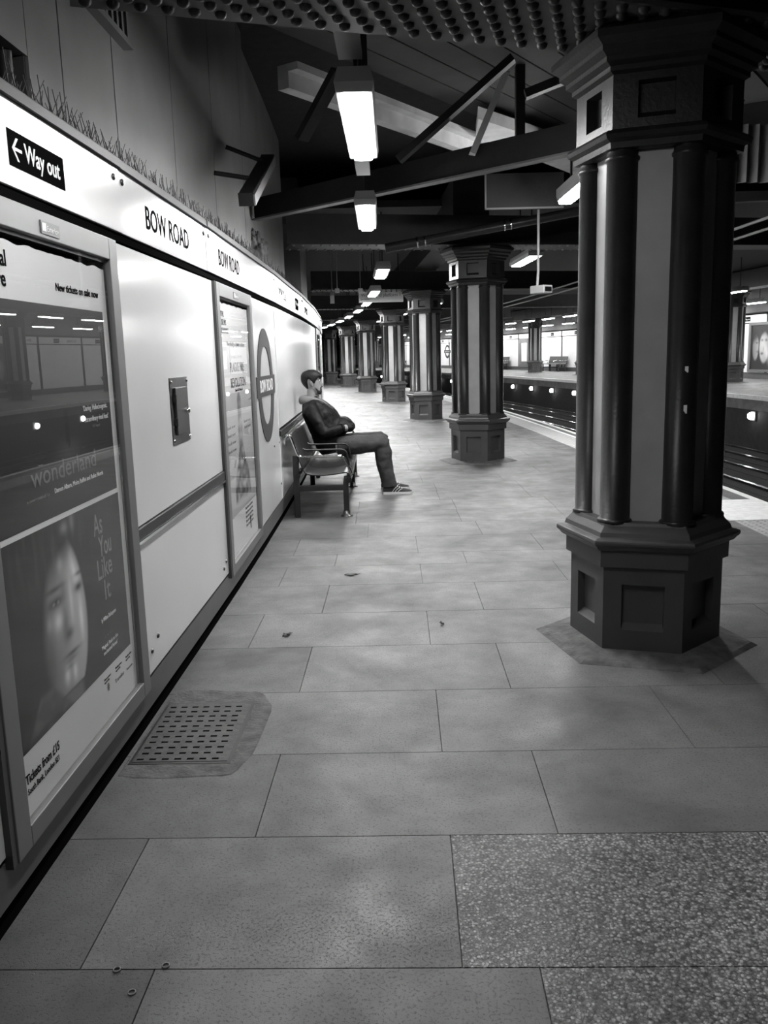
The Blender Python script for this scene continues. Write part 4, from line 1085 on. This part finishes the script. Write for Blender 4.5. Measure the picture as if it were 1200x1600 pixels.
# neck and trunk
sect(bm, [(-0.765, 0.98, 0.07, 0.10, 0.3, 0), (-0.758, 1.04, 0.062, 0.064, 0.25, 0), (-0.748, 1.10, 0.058, 0.058, 0.2, 0), (-0.742, 1.16, 0.056, 0.056, 0.1, 0)])
sect(bm, [(-0.50, 0.49, 0.09, 0.14, 0.4, 0), (-0.53, 0.55, 0.12, 0.15, 0.45, 0), (-0.58, 0.66, 0.125, 0.15, 0.45, 0), (-0.65, 0.80, 0.125, 0.16, 0.45, 0), (-0.72, 0.92, 0.105, 0.165, 0.4, 0), (-0.76, 1.0, 0.07, 0.11, 0.3, 0)])
HANDS = {}
for sg in (-1, 1):
    sh_, el, wr_ = L3(-0.745, sg * 0.185, 0.935), L3(-0.60, sg * 0.275, 0.695), L3(-0.415, sg * 0.165, 0.735)
    bm.tube([sh_, sh_.lerp(el, 0.5), el, el.lerp(wr_, 0.5), wr_], [0.05, 0.045, 0.038, 0.035, 0.026], 12)
    # hand: palm, thumb and four bent fingers sliding into the pocket
    d_ = (L3(-0.345, sg * 0.085, 0.725) - wr_).normalized(); sd = Vector((0, 0, 1)).cross(d_).normalized(); upv = d_.cross(sd)
    bm.tube([wr_ - d_ * 0.02, wr_ + d_ * 0.03, wr_ + d_ * 0.085], [0.026, 0.036, 0.036], 12, flat=1.0)
    for q in range(4):
        b0 = wr_ + d_ * 0.075 + upv * (0.027 - 0.018 * q); ln = (0.070, 0.080, 0.074, 0.056)[q]
        bm.tube([b0, b0 + d_ * ln * 0.5 + sd * sg * 0.004, b0 + d_ * ln * 0.85 - sd * sg * 0.012, b0 + d_ * ln - sd * sg * 0.028], [0.0095, 0.009, 0.008, 0.0065], 8)
    t0 = wr_ + d_ * 0.025 + upv * 0.028
    bm.tube([t0, t0 + d_ * 0.035 + upv * 0.022, t0 + d_ * 0.065 + upv * 0.024], [0.012, 0.0105, 0.008], 8)
    hip, kn, an = L3(-0.50, sg * 0.105, 0.535), L3(0.015, sg * 0.135, 0.565), L3(0.075, sg * 0.125, 0.09)
    if sg > 0: kn = L3(0.0, 0.15, 0.575); an = L3(0.055, 0.19, 0.09)
    bm.tube([hip, hip.lerp(kn, 0.5), kn], [0.085, 0.072, 0.055], 14); bm.tube([kn, kn.lerp(an, 0.35) - Vector((0.02, 0, 0)), kn.lerp(an, 0.75), an, an + Vector((0.10, 0, -0.05))], [0.054, 0.052, 0.038, 0.034, 0.03], 14)
body = bm.build('body', M_skin, pe)
remesh(body, 0.0055, 4, M_skin)
# eyes, eyebrows
for sg in (-1, 1):
    k = MB(); k.ellip(hp_(0.0745, sg * 0.032, 0.148), 0.011, 0.013, 0.0085, 14, 8); ey = k.build('eye', M_white, pe)
    k = MB(); k.ellip(hp_(0.0835, sg * 0.031, 0.1475), 0.004, 0.006, 0.006, 10, 6); k.build('iris', M_ink, ey)
    k = MB(); k.tube([hp_(0.090, sg * 0.014, 0.166), hp_(0.088, sg * 0.034, 0.171), hp_(0.076, sg * 0.054, 0.166)], [0.004, 0.0045, 0.003], 8); k.build('eyebrow', M_hair, pe)
# hair: a thick cap with fringe, sideburns and nape
def interp(tab, x):
    for (a, b) in zip(tab[:-1], tab[1:]):
        if a[0] <= x <= b[0]: return a[1] + (b[1] - a[1]) * (x - a[0]) / (b[0] - a[0])
    return tab[-1][1]
hl = [(0, 0.172), (30, 0.176), (52, 0.180), (66, 0.150), (76, 0.118), (86, 0.126), (94, 0.168), (108, 0.166), (120, 0.100), (140, 0.070), (180, 0.058)]
def cap_shell(zlow, zhigh, o_in, o_out, nz=14, th_n=64, span=180.0):
    k = MB(); g_in, g_out = [], []
    ths = [math.radians(-span + 2 * span * j / th_n) for j in range(th_n + 1)]
    for i in range(nz + 1):
        ri, ro = [], []
        for th in ths:
            a = zlow(abs(math.degrees(th))); b = zhigh(abs(math.degrees(th))); z = a + (b - a) * i / nz
            lo = o_out * (0.55 + 0.45 * min(1, i / 3))
            rip = 1 + 0.18 * noise.noise(Vector((th * 6, z * 25, 1)))
            ri.append(head_pt(th, z, o_in)); ro.append(head_pt(th, z, lo * rip))
        g_in.append(ri); g_out.append(ro)
    n_ = th_n + 1; vs = [p for r in g_out for p in r] + [p for r in g_in for p in r]; N_ = n_ * (nz + 1); fs = []
    for i in range(nz):
        for j in range(th_n):
            a = i * n_ + j
            fs.append((a, a + 1, a + n_ + 1, a + n_)); fs.append((N_ + a, N_ + a + n_, N_ + a + n_ + 1, N_ + a + 1))
    for j in range(th_n):
        fs.append((j, N_ + j, N_ + j + 1, j + 1)); a = nz * n_ + j; fs.append((a, a + 1, N_ + a + 1, N_ + a))
    for i in range(nz):
        if span < 179.9:
            for j in (0, th_n):
                a = i * n_ + j; fs.append((a, a + n_, N_ + a + n_, N_ + a))
    k.add(vs, fs, 0, True); return k
hair = cap_shell(lambda d_: interp(hl, d_), lambda d_: 0.2485, 0.001, 0.017).build('hair', M_hair, pe)
bt_lo = lambda d_: 0.001 + 0.0002 * d_
bt_hi = [(0, 0.058), (22, 0.058), (30, 0.086), (36, 0.050), (55, 0.042), (85, 0.085)]
cap_shell(bt_lo, lambda d_: max(bt_lo(d_) + 0.004, interp(bt_hi, d_)), -0.002, 0.0052, 6, 40, 80.0).build('beard', M_stub, pe)
k = MB(); k.tube([hp_(0.086, -0.028, 0.072), hp_(0.099, -0.012, 0.086), hp_(0.101, 0, 0.089), hp_(0.099, 0.012, 0.086), hp_(0.086, 0.028, 0.072)], [0.004, 0.006, 0.0055, 0.006, 0.004], 8); k.build('moustache', M_stub, pe)
# jacket
jm = MB()
sect(jm, [(-0.545, 0.485, 0.135, 0.185, 0.42, 0), (-0.555, 0.56, 0.175, 0.195, 0.44, 0), (-0.575, 0.66, 0.195, 0.20, 0.46, 0), (-0.605, 0.75, 0.19, 0.20, 0.47, 0), (-0.665, 0.86, 0.18, 0.205, 0.47, 0), (-0.735, 0.955, 0.145, 0.215, 0.45, 0), (-0.765, 1.015, 0.105, 0.165, 0.40, 0), (-0.765, 1.05, 0.082, 0.10, 0.35, 0)], 28)
jm.ellip(L3(-0.44, 0, 0.755), 0.135, 0.17, 0.095, 20, 12)
for sg in (-1, 1):
    sh_, el, wr_ = L3(-0.752, sg * 0.195, 0.945), L3(-0.60, sg * 0.285, 0.69), L3(-0.43, sg * 0.178, 0.735)
    jm.tube([sh_ + Vector((0.0, -sg * 0.05, 0.035)), sh_, sh_.lerp(el, 0.5) - Vector((0.012, 0, 0)), el, el.lerp(wr_, 0.45), wr_], [0.07, 0.082, 0.072, 0.066, 0.058, 0.046], 16)
    jm.ellip(L3(-0.35, sg * 0.085, 0.735), 0.055, 0.075, 0.05, 16, 10)
jk = jm.build('jacket', M_jacket, pe); remesh(jk, 0.009, 5, M_jacket)
for v in jk.data.vertices:
    n_ = noise.noise(v.co * 11) * 0.010 + noise.noise(v.co * 26) * 0.004
    v.co += v.normal * n_
# grey hood lying round the neck
hm = MB()
hpth = [(-0.585, 0.030, 0.975), (-0.635, 0.070, 1.002), (-0.695, 0.102, 1.030), (-0.78, 0.108, 1.045), (-0.848, 0.078, 1.042), (-0.872, 0.0, 1.030)]
pts = [L3(x, y, z) for x, y, z in hpth] + [L3(x, -y, z) for x, y, z in reversed(hpth[:-1])]
rad = [0.012, 0.019, 0.026, 0.031, 0.035, 0.036]; rad = rad + rad[-2::-1]
hm.tube(pts, rad, 14, flat=1.35); ho = hm.build('hood', M_hood, pe)
sd = ho.modifiers.new('sub', 'SUBSURF'); sd.levels = 1; sd.render_levels = 1
ho['label'] = 'light grey hood'
# cuffs
for sg in (-1, 1):
    a = L3(-0.435, sg * 0.180, 0.735); b = L3(-0.415, sg * 0.168, 0.736)
    k = MB(); k.tube([a, b], 0.047, 16); k.build('cuff', M_jacket, pe)
# jeans
jn = MB()
sect(jn, [(-0.53, 0.465, 0.12, 0.15, 0.2, 0), (-0.53, 0.50, 0.15, 0.185, 0.3, 0), (-0.52, 0.56, 0.15, 0.185, 0.4, 0), (-0.54, 0.62, 0.13, 0.17, 0.4, 0)], 24)
for sg in (-1, 1):
    hip, kn, an = L3(-0.48, sg * 0.105, 0.535), L3(0.0, sg * 0.135, 0.562), L3(0.070, sg * 0.125, 0.085)
    if sg > 0: kn = L3(-0.015, 0.15, 0.575); an = L3(0.050, 0.19, 0.085)
    jn.tube([hip, hip.lerp(kn, 0.3), hip.lerp(kn, 0.7), kn, kn + Vector((0.035, 0, -0.03))], [0.112, 0.108, 0.096, 0.09, 0.078], 18)
    mid = kn.lerp(an, 0.5) + Vector((-0.012, 0, 0))
    jn.tube([kn + Vector((0.0, 0, 0.02)), kn.lerp(an, 0.22) + Vector((0.0, 0, 0)), mid, kn.lerp(an, 0.85), an, an + Vector((0.0, 0, -0.008))], [0.076, 0.088, 0.084, 0.078, 0.080, 0.070], 18)
jo = jn.build('jeans', M_jeans, pe); remesh(jo, 0.009, 4, M_jeans)
for v in jo.data.vertices:
    v.co += v.normal * (noise.noise(v.co * Vector((9, 14, 14))) * 0.008 + noise.noise(v.co * 30) * 0.003)
# trainers
def trainer(ox, oy):
    prof = [(-0.005, 0.020, 0.060), (0.01, 0.034, 0.085), (0.05, 0.040, 0.096), (0.10, 0.041, 0.100), (0.14, 0.042, 0.092), (0.18, 0.046, 0.075), (0.22, 0.049, 0.060), (0.26, 0.047, 0.050), (0.295, 0.036, 0.042), (0.312, 0.016, 0.032)]
    k = MB(); rings = []
    for x, hw, top_ in prof:
        rings.append([L3(ox + x, oy + hw * cy_, 0.022 + (top_ - 0.022) * cz_) for cy_, cz_ in ((-1, 0), (-0.98, 0.35), (-0.82, 0.7), (-0.5, 0.93), (0, 1), (0.5, 0.93), (0.82, 0.7), (0.98, 0.35), (1, 0))])
    k.loft(rings, 0, True); up_ = k.build('shoe', M_suede, pe)
    k = MB(); rings = []
    for x, hw, top_ in prof: rings.append([L3(ox + x + 0.003 * (1 if x > 0.1 else -1), oy + (hw + 0.004) * c, z) for c, z in ((-1, 0.0), (-1, 0.026), (1, 0.026), (1, 0.0))])
    k.loft(rings, 0, False); k.build('sole', M_sole, up_)
    for sg in (-1, 1):
        for j in range(3):
            k = MB(); xa = ox + 0.095 + 0.030 * j; pts = []
            for (cy_, cz_, dx) in ((1.0, 0.02, 0.0), (0.985, 0.35, 0.018), (0.84, 0.68, 0.038), (0.56, 0.90, 0.055)):
                x = xa + dx - ox
                for a, b in zip(prof[:-1], prof[1:]):
                    if a[0] <= x <= b[0]: t = (x - a[0]) / (b[0] - a[0]); hw = a[1] + (b[1] - a[1]) * t; tp = a[2] + (b[2] - a[2]) * t
                pts.append(L3(xa + dx, oy + sg * (hw * cy_ + 0.001), 0.022 + (tp - 0.022) * cz_ + 0.001))
            k.tube(pts, 0.0058, 6, flat=0.4); k.build('stripe', M_sole, up_)
    for j in range(4):
        k = MB(); x = 0.135 + 0.02 * j; zt = 0.098 - 0.0085 * j * 1.1 - 0.002
        k.tube([L3(ox + x, oy - 0.026, zt - 0.008), L3(ox + x + 0.004, oy, zt + 0.002), L3(ox + x, oy + 0.026, zt - 0.008)], 0.004, 6); k.build('lace', M_sole, up_)
trainer(0.0, -0.135); trainer(-0.02, 0.205)

# ================================================================== FLOOR DETAILS
mc = P(3.25, -2.12)
e = empty('manhole_cover', mc, ANG(3.25), 'cast iron inspection cover with rows of slots beside the wall', 'manhole cover')
MB().box(-0.19, 0.20, -0.29, 0.29, -0.004, 0.004).build('frame', M_dark, e)
k = MB().box(-0.18, 0.185, -0.275, 0.275, 0.0, 0.006); pl = k.build('plate', M_cover, e, bevel=0.002)
k = MB()
for i in range(11):
    for j in range(7):
        y = -0.255 + i * 0.049; x = -0.165 + j * 0.048 + (0.006 if i % 2 else 0)
        k.box(x, x + 0.026, y - 0.006, y + 0.006, 0.0055, 0.0066)
o = k.build('slot', M_black, e); o['kind'] = 'stuff'  # black strips on the plate paint the shade inside the slots
k = MB(); vs = []
for j in range(40):
    q = 2 * math.pi * j / 40; rr = 1 + 0.12 * noise.noise(Vector((math.cos(q) * 2, math.sin(q) * 2, 4)))
    sx_ = math.copysign(abs(math.cos(q)) ** 0.5, math.cos(q)) * 0.30 * rr; sy_ = math.copysign(abs(math.sin(q)) ** 0.5, math.sin(q)) * 0.42 * rr
    vs.append((max(-0.20, sx_ - 0.02), sy_ + 0.02))
k.loft([[(x, y, 0.0) for x, y in vs], [(x * 0.985, y * 0.985, 0.0025) for x, y in vs]], 0, False)
tag(k.build('mortar_patch', M_mortar, loc=mc + Vector((0, 0, 0)), rotz=ANG(3.25)), 'dark mortar patch surrounding the inspection cover', 'patch')
def leaf(x, y, sz, rot, label):
    k = MB(); nn_ = 8; vs = []
    for j in range(nn_ + 1):
        t = j / nn_; w_ = sz * 0.28 * math.sin(math.pi * min(1, t * 1.02)); x_ = sz * (t - 0.5); h_ = 0.006 + 0.010 * noise.noise(Vector((t * 3, x, y)))
        vs += [(x_, -w_, max(0.001, h_ + 0.004)), (x_, 0, max(0.001, h_ - 0.003)), (x_, w_, max(0.001, h_ + 0.004))]
    fs = []
    for j in range(nn_):
        a = j * 3; fs += [(a, a + 3, a + 4, a + 1), (a + 1, a + 4, a + 5, a + 2)]
    k.add(vs, fs, 0, True); k.tube([(sz * 0.45, 0, 0.004), (sz * 0.75, sz * 0.1, 0.005)], 0.0015, 5)
    o = k.build('dry_leaf', M_leaf, loc=(x, y, 0.001), rotz=rot)
    md = o.modifiers.new('solid', 'SOLIDIFY'); md.thickness = 0.001
    tag(o, label, 'leaf')
leaf(-0.24, 5.77, 0.09, 0.2, 'dry dark leaf on the paving in front of the bench')
leaf(-0.55, 4.50, 0.06, 0.8, 'small curled leaf near the wall on the paving')
leaf(0.31, 4.62, 0.04, 2.0, 'tiny leaf scrap in the middle of the paving')
for (x, y, lab) in ((-0.70, 1.91, 'loose ring-shaped fixing on the floor, leftmost of three at lower left'), (-0.58, 1.92, 'ring-shaped fixing on the floor, rightmost of three at lower left'), (-0.64, 1.83, 'ring-shaped fixing nearest the bottom edge at lower left')):
    k = MB(); rings = []
    for j in range(14):
        q = 2 * math.pi * j / 14; rings.append([(math.cos(q) * a, math.sin(q) * a, z) for a, z in ((0.007, 0.0), (0.0105, 0.0), (0.010, 0.004), (0.0075, 0.004))])
    k.loft(rings, 0, True, closed=True); tag(k.build('metal_ring', M_frame, loc=(x, y, 0.0005)), lab, 'ring')
